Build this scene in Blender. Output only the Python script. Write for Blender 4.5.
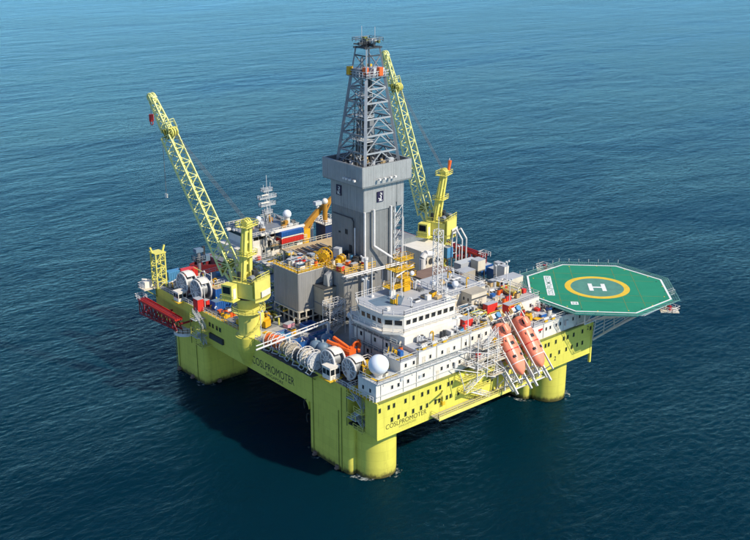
import bpy, math, random
from math import sin, cos, pi, radians, sqrt, atan2
from mathutils import Vector, Matrix

random.seed(7)
for o in list(bpy.data.objects):
    bpy.data.objects.remove(o)
scene = bpy.context.scene
COL = scene.collection

# ------------------------------------------------------------------ camera
CAM = Vector((-118.5, -147.3, 112.0))
HEAD = radians(49.6)       # angle between the view heading and +X
PITCH = radians(19.3)
FPX = 1025.0               # focal length in photo pixels (photo is 750 x 540)
cd = bpy.data.cameras.new('camera')
cam = bpy.data.objects.new('camera', cd)
COL.objects.link(cam)
cd.sensor_width = 36.0
cd.lens = 36.0 * FPX / 750.0
cd.clip_start = 1.0
cd.clip_end = 60000.0
cam.location = CAM
cam.rotation_euler = (pi / 2 - PITCH, 0, HEAD - pi / 2)
scene.camera = cam

# ------------------------------------------------------------------ sky and sun
SUN = Vector((0.38, -1.0, 0.90)).normalized()      # towards the sun
elev = math.asin(SUN.z)
world = bpy.data.worlds.new('World')
scene.world = world
world.use_nodes = True
wn = world.node_tree.nodes
wl = world.node_tree.links
wn.clear()
sky = wn.new('ShaderNodeTexSky')
sky.sky_type = 'NISHITA'
sky.sun_disc = False
sky.sun_elevation = elev
sky.sun_rotation = atan2(SUN.x, SUN.y)
sky.altitude = 0
sky.air_density = 0.65
sky.dust_density = 0.0
sky.ozone_density = 5.0
bg = wn.new('ShaderNodeBackground')
bg.inputs['Strength'].default_value = 0.15
out = wn.new('ShaderNodeOutputWorld')
wl.new(sky.outputs[0], bg.inputs[0])
wl.new(bg.outputs[0], out.inputs[0])
sd = bpy.data.lights.new('sun', 'SUN')
sd.energy = 4.2
sd.angle = radians(0.53)
sd.color = (1.0, 0.90, 0.75)
sun = bpy.data.objects.new('sun', sd)
COL.objects.link(sun)
sun.rotation_euler = (-SUN).to_track_quat('-Z', 'Y').to_euler()
sun.location = (60, -120, 160)
scene.view_settings.view_transform = 'Standard'
scene.view_settings.look = 'None'
scene.view_settings.exposure = 0.47
scene.view_settings.gamma = 1.0
scene.render.engine = 'CYCLES'

# photo pixel -> point at height z (the pixel only gives the direction)
_F = Vector((cos(HEAD) * cos(PITCH), sin(HEAD) * cos(PITCH), -sin(PITCH)))
_R = Vector((sin(HEAD), -cos(HEAD), 0))
_U = Vector((cos(HEAD) * sin(PITCH), sin(HEAD) * sin(PITCH), cos(PITCH)))
def at(px, py, z):
    d = _F * FPX + _R * (px - 375) - _U * (py - 270)
    return CAM + d * ((z - CAM.z) / d.z)

# ------------------------------------------------------------------ materials
MATS = {}
def mat(name, col, rough=0.55, metal=0.0, var=0.12, scale=0.5, streak=0.0, rust=0.0, spec=0.4, bump=0.0, growth=False, seams=False):
    m = bpy.data.materials.new(name)
    m.use_nodes = True
    nt = m.node_tree
    N, L = nt.nodes, nt.links
    b = N['Principled BSDF']
    b.inputs['Roughness'].default_value = rough
    b.inputs['Metallic'].default_value = metal
    b.inputs['Specular IOR Level'].default_value = spec
    geo = N.new('ShaderNodeNewGeometry')
    base = N.new('ShaderNodeRGB'); base.outputs[0].default_value = (*col, 1)
    cur = base.outputs[0]
    def noise(sx, sy, sz, det=5, rg=0.6):
        mp = N.new('ShaderNodeMapping'); mp.inputs['Scale'].default_value = (sx, sy, sz)
        L.new(geo.outputs['Position'], mp.inputs['Vector'])
        n = N.new('ShaderNodeTexNoise'); n.inputs['Scale'].default_value = 1.0
        n.inputs['Detail'].default_value = det; n.inputs['Roughness'].default_value = rg
        L.new(mp.outputs[0], n.inputs['Vector'])
        return n.outputs['Fac']
    def ramp(fac, a, c):
        r = N.new('ShaderNodeMapRange'); r.inputs['From Min'].default_value = a; r.inputs['From Max'].default_value = c
        L.new(fac, r.inputs['Value']); return r.outputs[0]
    def mix(fac, a, colb, blend='MIX'):
        x = N.new('ShaderNodeMix'); x.data_type = 'RGBA'; x.blend_type = blend
        if isinstance(fac, float): x.inputs['Factor'].default_value = fac
        else: L.new(fac, x.inputs['Factor'])
        L.new(a, x.inputs['A'])
        x.inputs['B'].default_value = (*colb, 1)
        return x.outputs['Result']
    def mul(f, k):
        x = N.new('ShaderNodeMath'); x.operation = 'MULTIPLY'; L.new(f, x.inputs[0]); x.inputs[1].default_value = k
        return x.outputs[0]
    if var > 0:
        dk = tuple(c * 0.55 for c in col)
        cur = mix(mul(ramp(noise(scale, scale, scale), 0.42, 0.72), var * 2.2), cur, dk)
        lt = tuple(min(1, c * 1.12 + 0.02) for c in col)
        cur = mix(mul(ramp(noise(scale * 3.1, scale * 3.1, scale * 3.1, 3), 0.5, 0.8), var * 1.5), cur, lt)
    if streak > 0:
        dk = tuple(c * 0.45 + 0.01 for c in col)
        cur = mix(mul(ramp(noise(1.7, 1.7, 0.09, 4), 0.52, 0.78), streak), cur, dk)
    if rust > 0:
        cur = mix(mul(ramp(noise(0.8, 0.8, 0.35, 8, 0.7), 0.62, 0.74), rust), cur, (0.16, 0.07, 0.03))
    if growth:   # marine growth and splash-zone dirt at the waterline
        sp = N.new('ShaderNodeSeparateXYZ'); L.new(geo.outputs['Position'], sp.inputs[0])
        ad = N.new('ShaderNodeMath'); ad.operation = 'ADD'
        L.new(sp.outputs['Z'], ad.inputs[0]); L.new(mul(noise(0.9, 0.9, 0.5, 6, 0.7), -2.4), ad.inputs[1])
        f = ramp(ad.outputs[0], 0.0, -0.75)
        cur = mix(f, cur, (0.035, 0.03, 0.012))
        f2 = N.new('ShaderNodeMapRange'); f2.inputs['From Min'].default_value = 1.6; f2.inputs['From Max'].default_value = -0.4
        L.new(ad.outputs[0], f2.inputs['Value'])
        cur = mix(mul(f2.outputs[0], 0.35), cur, (0.20, 0.17, 0.03))
    if seams:    # welded plate seams and slight plate-to-plate tone
        sp2 = N.new('ShaderNodeSeparateXYZ'); L.new(geo.outputs['Position'], sp2.inputs[0])
        sm = N.new('ShaderNodeMath'); sm.operation = 'ADD'; L.new(sp2.outputs['X'], sm.inputs[0]); L.new(sp2.outputs['Y'], sm.inputs[1])
        cb_ = N.new('ShaderNodeCombineXYZ'); L.new(sm.outputs[0], cb_.inputs[0]); L.new(sp2.outputs['Z'], cb_.inputs[1])
        bk = N.new('ShaderNodeTexBrick'); L.new(cb_.outputs[0], bk.inputs['Vector']); bk.inputs['Scale'].default_value = 1.0
        bk.inputs['Brick Width'].default_value = 4.2; bk.inputs['Row Height'].default_value = 2.05; bk.inputs['Mortar Size'].default_value = 0.035; bk.inputs['Mortar Smooth'].default_value = 0.6
        bk.inputs['Color1'].default_value = (1, 1, 1, 1); bk.inputs['Color2'].default_value = (0.9, 0.91, 0.88, 1); bk.inputs['Mortar'].default_value = (0.72, 0.72, 0.66, 1)
        xm = N.new('ShaderNodeMix'); xm.data_type = 'RGBA'; xm.blend_type = 'MULTIPLY'; xm.inputs['Factor'].default_value = 0.8; L.new(cur, xm.inputs['A']); L.new(bk.outputs['Color'], xm.inputs['B']); cur = xm.outputs['Result']
        cur = mix(mul(ramp(noise(1.1, 1.1, 0.05, 6, 0.7), 0.60, 0.74), 0.55), cur, (0.22, 0.12, 0.03))
    L.new(cur, b.inputs['Base Color'])
    if bump > 0:
        bp = N.new('ShaderNodeBump'); bp.inputs['Strength'].default_value = bump; bp.inputs['Distance'].default_value = 0.05
        L.new(noise(0.6, 0.6, 0.6, 3), bp.inputs['Height']); L.new(bp.outputs[0], b.inputs['Normal'])
    MATS[name] = m
    return m

M = MATS
mat('hull_yellow', (0.69, 0.635, 0.10), 0.5, var=0.10, scale=0.18, streak=0.30, rust=0.30, growth=True, bump=0.5, seams=True)
mat('crane_yellow', (0.70, 0.64, 0.14), 0.5, var=0.10, scale=0.6, streak=0.15)
mat('boom_yellow', (0.70, 0.70, 0.28), 0.5, var=0.08, scale=0.6)
mat('safety_yellow', (0.68, 0.42, 0.02), 0.55, var=0.2, scale=0.9)
mat('machine_yellow', (0.66, 0.36, 0.01), 0.5, var=0.15, scale=0.9)
mat('orange_brown', (0.42, 0.20, 0.02), 0.5, var=0.2, scale=0.9)
mat('white', (0.72, 0.68, 0.59), 0.5, var=0.12, scale=0.5, streak=0.2, rust=0.18)
mat('cream', (0.62, 0.56, 0.44), 0.55, var=0.18, scale=0.4, streak=0.28, rust=0.3)
mat('pipe_white', (0.66, 0.64, 0.60), 0.45, var=0.15, scale=1.2, rust=0.25)
mat('rail_grey', (0.50, 0.50, 0.46), 0.5, var=0.1)
mat('roof_grey', (0.38, 0.40, 0.42), 0.7, var=0.15, scale=0.4, rust=0.12)
mat('deck_grey', (0.22, 0.235, 0.235), 0.75, var=0.28, scale=0.35, rust=0.35)
mat('deck_pale', (0.42, 0.42, 0.40), 0.75, var=0.25, scale=0.3, rust=0.3)
mat('clad_grey', (0.265, 0.27, 0.265), 0.4, metal=0.25, var=0.2, scale=0.3, streak=0.5, rust=0.12)
mat('clad_light', (0.385, 0.395, 0.385), 0.42, metal=0.15, var=0.16, scale=0.3, streak=0.4, rust=0.1)
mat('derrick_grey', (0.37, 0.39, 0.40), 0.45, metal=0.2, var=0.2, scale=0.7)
mat('clad_module', (0.40, 0.395, 0.37), 0.42, metal=0.35, var=0.10, scale=0.25, streak=0.45, rust=0.12)
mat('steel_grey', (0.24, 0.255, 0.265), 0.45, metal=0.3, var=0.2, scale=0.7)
mat('steel_pale', (0.52, 0.54, 0.54), 0.45, metal=0.1, var=0.12, scale=0.7)
mat('dark_steel', (0.055, 0.06, 0.065), 0.5, metal=0.3, var=0.3, scale=1.0, rust=0.4)
mat('brown_roof', (0.20, 0.13, 0.10), 0.8, var=0.25, scale=0.4, rust=0.3)
mat('beige', (0.40, 0.36, 0.28), 0.6, var=0.2, scale=0.4, streak=0.3, rust=0.3)
mat('olive', (0.20, 0.22, 0.04), 0.6, var=0.3, scale=0.6)
mat('blue', (0.02, 0.11, 0.36), 0.45, var=0.2, scale=0.6, streak=0.2, rust=0.15)
mat('blue_pale', (0.07, 0.24, 0.42), 0.5, var=0.2, scale=0.6, streak=0.2)
mat('slate_blue', (0.13, 0.20, 0.27), 0.5, var=0.25, scale=0.6, streak=0.2)
mat('navy', (0.015, 0.03, 0.09), 0.45, var=0.2)
mat('red', (0.62, 0.035, 0.025), 0.45, var=0.15, scale=0.8, streak=0.2)
mat('burner_red', (0.30, 0.015, 0.022), 0.5, var=0.2, scale=0.8, streak=0.2)
mat('hull_red', (0.15, 0.016, 0.02), 0.45, var=0.15, scale=0.2, streak=0.2, rust=0.25)
mat('lifeboat_orange', (0.90, 0.26, 0.145), 0.35, var=0.14, scale=0.9, streak=0.12)
mat('orange', (0.75, 0.13, 0.02), 0.45, var=0.15, scale=0.8)
mat('heli_green', (0.013, 0.235, 0.125), 0.75, var=0.12, scale=0.22)
mat('heli_worn', (0.085, 0.25, 0.19), 0.78, var=0.22, scale=0.5)
mat('heli_rim', (0.03, 0.27, 0.21), 0.6, var=0.15)
mat('net_green', (0.16, 0.36, 0.30), 0.6, var=0.2)
mat('mark_white', (0.78, 0.78, 0.74), 0.6, var=0.12, scale=1.0)
mat('mark_yellow', (0.74, 0.50, 0.03), 0.6, var=0.15, scale=0.8)
mat('ink', (0.03, 0.03, 0.028), 0.6, var=0.0)
mat('hull_ink', (0.05, 0.05, 0.015), 0.6, var=0.0)
mat('ink_fade', (0.24, 0.22, 0.05), 0.6, var=0.0)
mat('logo_dark', (0.018, 0.012, 0.045), 0.4, var=0.0)
mat('glass', (0.012, 0.016, 0.02), 0.08, var=0.0, spec=0.6)
mat('rubber', (0.03, 0.03, 0.03), 0.8, var=0.1)
mat('rope', (0.12, 0.12, 0.12), 0.6, var=0.0)
mat('pink', (0.60, 0.28, 0.34), 0.6, var=0.15)
mat('radome', (0.72, 0.76, 0.80), 0.4, var=0.05, scale=0.8)
mat('tan', (0.50, 0.36, 0.18), 0.7, var=0.25, scale=0.6)

# ------------------------------------------------------------------ mesh builder
class MB:
    def __init__(self):
        self.v = []; self.f = []
    def _add(self, vs, fs):
        b = len(self.v); self.v += [tuple(p) for p in vs]; self.f += [tuple(i + b for i in f) for f in fs]
        return self
    def box(self, x0, x1, y0, y1, z0, z1):
        vs = [(x0, y0, z0), (x1, y0, z0), (x1, y1, z0), (x0, y1, z0), (x0, y0, z1), (x1, y0, z1), (x1, y1, z1), (x0, y1, z1)]
        return self._add(vs, [(0, 3, 2, 1), (4, 5, 6, 7), (0, 1, 5, 4), (1, 2, 6, 5), (2, 3, 7, 6), (3, 0, 4, 7)])
    def boxc(self, c, s, rz=0.0, rx=0.0):
        m = Matrix.Translation(c) @ Matrix.Rotation(rz, 4, 'Z') @ Matrix.Rotation(rx, 4, 'X')
        h = [x / 2 for x in s]
        vs = [m @ Vector((sx * h[0], sy * h[1], sz * h[2])) for sz in (-1, 1) for sx, sy in ((-1, -1), (1, -1), (1, 1), (-1, 1))]
        return self._add(vs, [(0, 3, 2, 1), (4, 5, 6, 7), (0, 1, 5, 4), (1, 2, 6, 5), (2, 3, 7, 6), (3, 0, 4, 7)])
    def beam(self, p0, p1, w, h=None, up=(0, 0, 1)):
        h = h or w
        p0 = Vector(p0); p1 = Vector(p1); d = (p1 - p0).normalized()
        s = d.cross(Vector(up))
        if s.length < 1e-4: s = d.cross(Vector((1, 0, 0)))
        s.normalize(); u = s.cross(d).normalized()
        vs = [p + s * (a * w / 2) + u * (b * h / 2) for p in (p0, p1) for a, b in ((-1, -1), (1, -1), (1, 1), (-1, 1))]
        return self._add(vs, [(0, 3, 2, 1), (4, 5, 6, 7), (0, 1, 5, 4), (1, 2, 6, 5), (2, 3, 7, 6), (3, 0, 4, 7)])
    def tube(self, p0, p1, r, n=6, r2=None, caps=True):
        r2 = r if r2 is None else r2
        p0 = Vector(p0); p1 = Vector(p1); d = (p1 - p0).normalized()
        s = d.cross(Vector((0, 0, 1)))
        if s.length < 1e-4: s = Vector((1, 0, 0))
        s.normalize(); u = s.cross(d)
        vs = [p + (s * cos(2 * pi * k / n) + u * sin(2 * pi * k / n)) * rr for p, rr in ((p0, r), (p1, r2)) for k in range(n)]
        fs = [(k, (k + 1) % n, n + (k + 1) % n, n + k) for k in range(n)]
        if caps: fs += [tuple(range(n))[::-1], tuple(range(n, 2 * n))]
        return self._add(vs, fs)
    def path(self, pts, r, n=6):
        for a, b in zip(pts[:-1], pts[1:]): self.tube(a, b, r, n)
        return self
    def cyl(self, x, y, z0, z1, r, n=20, r2=None):
        return self.tube((x, y, z0), (x, y, z1), r, n, r2)
    def prism(self, poly, z0, z1):
        n = len(poly)
        vs = [(x, y, z0) for x, y in poly] + [(x, y, z1) for x, y in poly]
        fs = [(k, (k + 1) % n, n + (k + 1) % n, n + k) for k in range(n)] + [tuple(range(n))[::-1], tuple(range(n, 2 * n))]
        return self._add(vs, fs)
    def sheet(self, poly, z):
        return self._add([(x, y, z) for x, y in poly], [tuple(range(len(poly)))])
    def lathe(self, c, prof, n=20):
        c = Vector(c); vs = []; fs = []
        for r, z in prof:
            for k in range(n): vs.append(c + Vector((r * cos(2 * pi * k / n), r * sin(2 * pi * k / n), z)))
        for j in range(len(prof) - 1):
            for k in range(n): fs.append((j * n + k, j * n + (k + 1) % n, (j + 1) * n + (k + 1) % n, (j + 1) * n + k))
        fs.append(tuple(range(n))[::-1]); fs.append(tuple(range((len(prof) - 1) * n, len(prof) * n)))
        return self._add(vs, fs)
    def ball(self, c, r, n=20):
        prof = [(max(0.01, r * sin(pi * k / (n // 2))), -r * cos(pi * k / (n // 2))) for k in range(n // 2 + 1)]
        return self.lathe(c, prof, n)
    def ring(self, c, axis, R, r, n=20, m=6):
        c = Vector(c); a = Vector(axis).normalized()
        s = a.cross(Vector((0, 0, 1)))
        if s.length < 1e-4: s = Vector((1, 0, 0))
        s.normalize(); u = s.cross(a)
        vs = []; fs = []
        for k in range(n):
            d = s * cos(2 * pi * k / n) + u * sin(2 * pi * k / n)
            for j in range(m):
                vs.append(c + d * (R + r * cos(2 * pi * j / m)) + a * (r * sin(2 * pi * j / m)))
        for k in range(n):
            for j in range(m):
                fs.append((k * m + j, k * m + (j + 1) % m, ((k + 1) % n) * m + (j + 1) % m, ((k + 1) % n) * m + j))
        return self._add(vs, fs)
    def disc_ring(self, cx, cy, z, r0, r1, n=64, z1=None):
        vs = [(cx + r * cos(2 * pi * k / n), cy + r * sin(2 * pi * k / n), z) for r in (r0, r1) for k in range(n)]
        return self._add(vs, [(k, (k + 1) % n, n + (k + 1) % n, n + k) for k in range(n)])
    def rail(self, pts, h=1.1, step=1.8, r=0.045, closed=False):
        pts = [Vector(p) for p in pts]
        if closed: pts = pts + [pts[0]]
        for a, b in zip(pts[:-1], pts[1:]):
            L = (b - a).length
            if L < 0.05: continue
            for hh in (h, h * 0.5): self.beam(a + Vector((0, 0, hh)), b + Vector((0, 0, hh)), r * 2)
            k = max(1, int(round(L / step)))
            for i in range(k + 1):
                p = a.lerp(b, i / k); self.beam(p, p + Vector((0, 0, h)), r * 2)
        return self
    def stair(self, p0, p1, w, side=(0, 1, 0), rails=True):
        p0 = Vector(p0); p1 = Vector(p1); s = Vector(side).normalized() * (w / 2)
        for q in (-1, 1): self.beam(p0 + s * q, p1 + s * q, 0.08, 0.28)
        k = max(3, int(abs(p1.z - p0.z) / 0.28))
        for i in range(1, k):
            p = p0.lerp(p1, i / k); self.beam(p - s, p + s, 0.26, 0.05)
        if rails:
            for q in (-1, 1): self.rail([p0 + s * q, p1 + s * q], 1.0, 2.0, 0.04)
        return self
    def mesh(self, name):
        me = bpy.data.meshes.new(name); me.from_pydata(self.v, [], self.f); me.update(); return me
    def build(self, name, m, parent=None, world=True, smooth=False):
        off = Vector((0, 0, 0))
        if world and parent is not None:
            p = parent
            while p is not None: off += Vector(p.location); p = p.parent
        if off.length > 0: self.v = [(x - off.x, y - off.y, z - off.z) for x, y, z in self.v]
        me = self.mesh(name)
        me.materials.append(M[m])
        o = bpy.data.objects.new(name, me); COL.objects.link(o)
        if parent is not None: o.parent = parent
        if smooth:
            try:
                for p in me.polygons: p.use_smooth = True
                me.set_sharp_from_angle(angle=radians(40))
            except Exception: pass
        return o

def fixn(o):
    import bmesh
    bm = bmesh.new(); bm.from_mesh(o.data); bmesh.ops.recalc_face_normals(bm, faces=bm.faces); bm.to_mesh(o.data); bm.free(); return o

def tag(o, label, cat, group=None, kind=None):
    if label: o['label'] = label
    if cat: o['category'] = cat
    if group: o['group'] = group
    if kind: o['kind'] = kind
    return o
def thing(name, label, cat, loc=(0, 0, 0), rz=0.0, group=None):
    o = bpy.data.objects.new(name, None); COL.objects.link(o)
    o.location = loc; o.rotation_euler = (0, 0, rz); o.empty_display_size = 0.5
    return tag(o, label, cat, group)
def inst(me, name, parent, loc, rz=0.0, scale=None):
    """one more object on shared mesh data; loc in world space (unrotated parents)"""
    o = bpy.data.objects.new(name, me); COL.objects.link(o)
    off = Vector((0, 0, 0)); p = parent
    while p is not None: off += Vector(p.location); p = p.parent
    o.parent = parent; o.location = Vector(loc) - off; o.rotation_euler = (0, 0, rz)
    if scale: o.scale = scale
    return o
def copy_tree(o, parent=None):
    c = o.copy(); COL.objects.link(c); c.parent = parent
    for ch in list(o.children): copy_tree(ch, c)
    return c
def relabel(o, label=None, group=None):
    if label: o['label'] = label
    if group: o['group'] = group
    return o

def text_obj(name, s, size, m, parent, loc, xdir, ydir, width=None, height=None, depth=0.012, shear=0.0, bold=0.0):
    """flat lettering: xdir reading direction, ydir letter-up direction (world); centre-left baseline at loc"""
    cu = bpy.data.curves.new(name, 'FONT'); cu.body = s; cu.size = 1.0; cu.extrude = 0.0; cu.offset = bold
    to = bpy.data.objects.new(name, cu); COL.objects.link(to)
    dg = bpy.context.evaluated_depsgraph_get()
    me = bpy.data.meshes.new_from_object(to.evaluated_get(dg))
    bpy.data.objects.remove(to); bpy.data.curves.remove(cu)
    xs = [v.co.x for v in me.vertices]; ys = [v.co.y for v in me.vertices]
    x0, x1, y0, y1 = min(xs), max(xs), min(ys), max(ys)
    kx = (width / (x1 - x0)) if width else size
    ky = (height / (y1 - y0)) if height else size
    X = Vector(xdir).normalized(); Y = Vector(ydir).normalized()
    off = Vector((0, 0, 0)); p = parent
    while p is not None: off += Vector(p.location); p = p.parent
    for v in me.vertices:
        a = (v.co.x - x0) * kx; b = (v.co.y - y0) * ky
        v.co = Vector(loc) - off + X * a + Y * b
    me.materials.clear(); me.materials.append(M[m])
    o = bpy.data.objects.new(name, me); COL.objects.link(o); o.parent = parent
    return o

def win_mesh(w, h, axis):
    """a framed window; axis 'y' = in a wall facing -Y, 'x' = facing -X; origin at its centre on the wall"""
    fr = MB(); gl = MB(); t = 0.07
    def bx(mb, a0, a1, d0, d1, z0, z1):
        if axis == 'y': mb.box(a0, a1, d0, d1, z0, z1)
        else: mb.box(d0, d1, a0, a1, z0, z1)
    bx(fr, -w / 2 - t, -w / 2, -0.07, 0.02, -h / 2 - t, h / 2 + t); bx(fr, w / 2, w / 2 + t, -0.07, 0.02, -h / 2 - t, h / 2 + t)
    bx(fr, -w / 2, w / 2, -0.07, 0.02, -h / 2 - t, -h / 2); bx(fr, -w / 2, w / 2, -0.07, 0.02, h / 2, h / 2 + t)
    bx(gl, -w / 2, w / 2, -0.012, 0.02, -h / 2, h / 2)
    f = fr.mesh('window_frame'); g = gl.mesh('window'); g.materials.append(M['glass'])
    return f, g
_WM = {}
def window(parent, loc, w, h, axis, fm='white', rz=0.0):
    k = (w, h, axis, fm)
    if k not in _WM:
        f, g = win_mesh(w, h, axis); f.materials.append(M[fm]); _WM[k] = (f, g)
    f, g = _WM[k]
    o = inst(g, 'window', parent, loc, rz)
    c = bpy.data.objects.new('frame', f); COL.objects.link(c); c.parent = o
    return o

_PM = {}
def panel(parent, loc, w, h, axis, m, d=0.09):
    k = (round(w, 3), round(h, 3), axis, m)
    if k not in _PM:
        b = MB()
        if axis == 'y':
            b.box(-w / 2, w / 2, -d, 0.0, 0, h)
            for q in (-0.25, 0.08, 0.36): b.box(w * q - 0.05, w * q + 0.05, -d - 0.05, -d, 0.05, h - 0.05)
        else:
            b.box(-d, 0.0, -w / 2, w / 2, 0, h)
            for q in (-0.25, 0.08, 0.36): b.box(-d - 0.05, -d, w * q - 0.05, w * q + 0.05, 0.05, h - 0.05)
        me = b.mesh('cladding_panel'); me.materials.append(M[m]); _PM[k] = me
    return inst(_PM[k], 'cladding_panel', parent, loc)
def clad(parent, x0, x1, y0, y1, z0, z1, pw, m, faces='xyXY', gap=0.05):
    for f in faces:
        a0, a1 = (x0, x1) if f in 'yY' else (y0, y1)
        n = max(1, int(round((a1 - a0) / pw))); w = (a1 - a0) / n
        for i in range(n):
            c = a0 + (i + 0.5) * w
            if f == 'y': panel(parent, (c, y0, z0), w - gap, z1 - z0, 'y', m)
            elif f == 'x': panel(parent, (x0, c, z0), w - gap, z1 - z0, 'x', m)
            elif f == 'Y':
                o = panel(parent, (c, y1, z0), w - gap, z1 - z0, 'y', m); o.rotation_euler = (0, 0, pi)
            else:
                o = panel(parent, (x1, c, z0), w - gap, z1 - z0, 'x', m); o.rotation_euler = (0, 0, pi)

def member(name, m, parent, p0, p1, w, h=None, round_=False, world=True):
    b = MB()
    if round_: b.tube(p0, p1, w / 2, 8)
    else: b.beam(p0, p1, w, h)
    return b.build(name, m, parent, world)

# ------------------------------------------------------------------ the sea
def make_sea():
    n = 24; R = 30000.0
    b = MB(); b.sheet([(R * cos(2 * pi * k / n), R * sin(2 * pi * k / n)) for k in range(n)], 0.0)
    m = bpy.data.materials.new('sea_water'); m.use_nodes = True; MATS['sea_water'] = m
    nt = m.node_tree; N, L = nt.nodes, nt.links
    p = N['Principled BSDF']
    p.inputs['IOR'].default_value = 1.333
    p.inputs['Roughness'].default_value = 0.2
    p.inputs['Specular IOR Level'].default_value = 0.0
    geo = N.new('ShaderNodeNewGeometry')
    def nz(sx, sy, rot, det, rg, dist=0.0, kind='noise'):
        mp = N.new('ShaderNodeMapping'); mp.inputs['Rotation'].default_value = (0, 0, rot); mp.inputs['Scale'].default_value = (sx, sy, 1)
        L.new(geo.outputs['Position'], mp.inputs['Vector'])
        t = N.new('ShaderNodeTexNoise'); t.inputs['Scale'].default_value = 1; t.inputs['Detail'].default_value = det
        t.inputs['Roughness'].default_value = rg; t.inputs['Distortion'].default_value = dist
        L.new(mp.outputs[0], t.inputs['Vector']); return t.outputs['Fac']
    A = radians(-22)
    sets = [(0.008, 0.020, A, 2, 0.5, 0.3, 1.5), (0.035, 0.070, A + 0.35, 3, 0.55, 0.6, 1.05), (0.12, 0.21, A - 0.25, 4, 0.62, 0.8, 0.58), (0.45, 0.70, A + 0.1, 5, 0.70, 0.6, 0.40)]
    tot = None
    for sx, sy, r, d, g, di, amp in sets:
        x = N.new('ShaderNodeMath'); x.operation = 'MULTIPLY'; L.new(nz(sx, sy, r, d, g, di), x.inputs[0]); x.inputs[1].default_value = amp
        if amp < 1.0:     # wind patches: ripples stronger in some areas than in others
            pr = N.new('ShaderNodeMapRange'); pr.inputs['From Min'].default_value = 0.32; pr.inputs['From Max'].default_value = 0.68; pr.inputs['To Min'].default_value = 0.45; pr.inputs['To Max'].default_value = 1.35
            L.new(nz(0.0035, 0.009, A + 0.15, 5, 0.65, 0.8), pr.inputs['Value'])
            y2 = N.new('ShaderNodeMath'); y2.operation = 'MULTIPLY'; L.new(x.outputs[0], y2.inputs[0]); L.new(pr.outputs[0], y2.inputs[1]); x = y2
        if tot is None: tot = x.outputs[0]
        else:
            y = N.new('ShaderNodeMath'); y.operation = 'ADD'; L.new(tot, y.inputs[0]); L.new(x.outputs[0], y.inputs[1]); tot = y.outputs[0]
    bp = N.new('ShaderNodeBump'); bp.inputs['Strength'].default_value = 1.0; bp.inputs['Distance'].default_value = 1.0
    L.new(tot, bp.inputs['Height'])
    fr = N.new('ShaderNodeFresnel'); fr.inputs['IOR'].default_value = 1.333; bp2 = N.new('ShaderNodeBump'); bp2.inputs['Strength'].default_value = 0.57; bp2.inputs['Distance'].default_value = 1.0; L.new(tot, bp2.inputs['Height']); L.new(bp2.outputs[0], fr.inputs['Normal'])
    gl = N.new('ShaderNodeBsdfGlossy'); gl.inputs['Roughness'].default_value = 0.11; gl.inputs['Color'].default_value = (0.48, 0.83, 0.95, 1); L.new(bp.outputs[0], gl.inputs['Normal'])
    k8 = N.new('ShaderNodeMath'); k8.operation = 'MULTIPLY'; L.new(fr.outputs[0], k8.inputs[0])
    km = N.new('ShaderNodeMapRange'); L.new(fr.outputs[0], km.inputs['Value']); km.inputs['From Min'].default_value = 0.06; km.inputs['From Max'].default_value = 0.35; km.inputs['To Min'].default_value = 0.36; km.inputs['To Max'].default_value = 0.80; L.new(km.outputs[0], k8.inputs[1])
    ms = N.new('ShaderNodeMixShader'); L.new(k8.outputs[0], ms.inputs[0]); L.new(p.outputs[0], ms.inputs[1]); L.new(gl.outputs[0], ms.inputs[2])
    L.new(ms.outputs[0], N['Material Output'].inputs['Surface'])
    # water body colour: deep blue with broad patches of slightly greener water
    r = N.new('ShaderNodeMapRange'); r.inputs['From Min'].default_value = 0.35; r.inputs['From Max'].default_value = 0.7
    L.new(nz(0.006, 0.012, A, 4, 0.6, 0.4), r.inputs['Value'])
    mx = N.new('ShaderNodeMix'); mx.data_type = 'RGBA'; L.new(r.outputs[0], mx.inputs['Factor'])
    mx.inputs['A'].default_value = (0.0004, 0.0125, 0.0225, 1); mx.inputs['B'].default_value = (0.0006, 0.0165, 0.0285, 1)
    p.inputs['Subsurface Weight'].default_value = 1.0; p.inputs['Subsurface Radius'].default_value = (1.0, 3.0, 4.0); p.inputs['Subsurface Scale'].default_value = 2.2
    L.new(mx.outputs['Result'], p.inputs['Base Color'])
    o = b.build('sea', 'sea_water'); o['kind'] = 'structure'
    return o
make_sea()
# ================================================================== RIG HULL
XE, YF, YB, ZB, ZD = 67.5, -8.7, 80.0, 12.0, 20.0
def rrect(x0, x1, y0, y1, r, n=6):
    pts = []
    for cx, cy, a0 in ((x1 - r, y1 - r, 0), (x0 + r, y1 - r, pi / 2), (x0 + r, y0 + r, pi), (x1 - r, y0 + r, 3 * pi / 2)):
        for k in range(n + 1):
            a = a0 + (pi / 2) * k / n; pts.append((cx + r * cos(a), cy + r * sin(a)))
    return pts
hull = thing('rig_hull', 'huge yellow-green floating drilling rig hull with lettered sides standing on columns', 'rig hull', (33.7, 35, 0))
poly = [(0, YB), (0, 0.5), (3.2, 0.5), (3.2, -5.0), (0, -5.0), (0, YF), (XE, YF), (XE, YB)]
fixn(MB().prism(poly, ZB, ZD).build('deck_box', 'hull_yellow', hull))
def column(x0, x1, y0, y1, lobe_y, lx):
    b = MB(); b.prism(rrect(x0, x1, y0, y1, 1.3), -9, ZB + 0.3); b.cyl(lx, lobe_y, -9, ZB + 0.25, 4.45, 40)
    o = b.build('column', 'hull_yellow', hull, smooth=True); return fixn(o)
column(0.02, 13.0, 0.0, 14.4, -1.0, 6.1); column(XE - 13.0, XE - 0.02, 0.0, 14.4, -1.1, XE - 6.3)
column(0.02, 13.0, 57.0, 71.5, 71.2, 6.5); column(XE - 13.0, XE - 0.02, 57.0, 71.5, 71.2, XE - 6.5)
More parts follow.
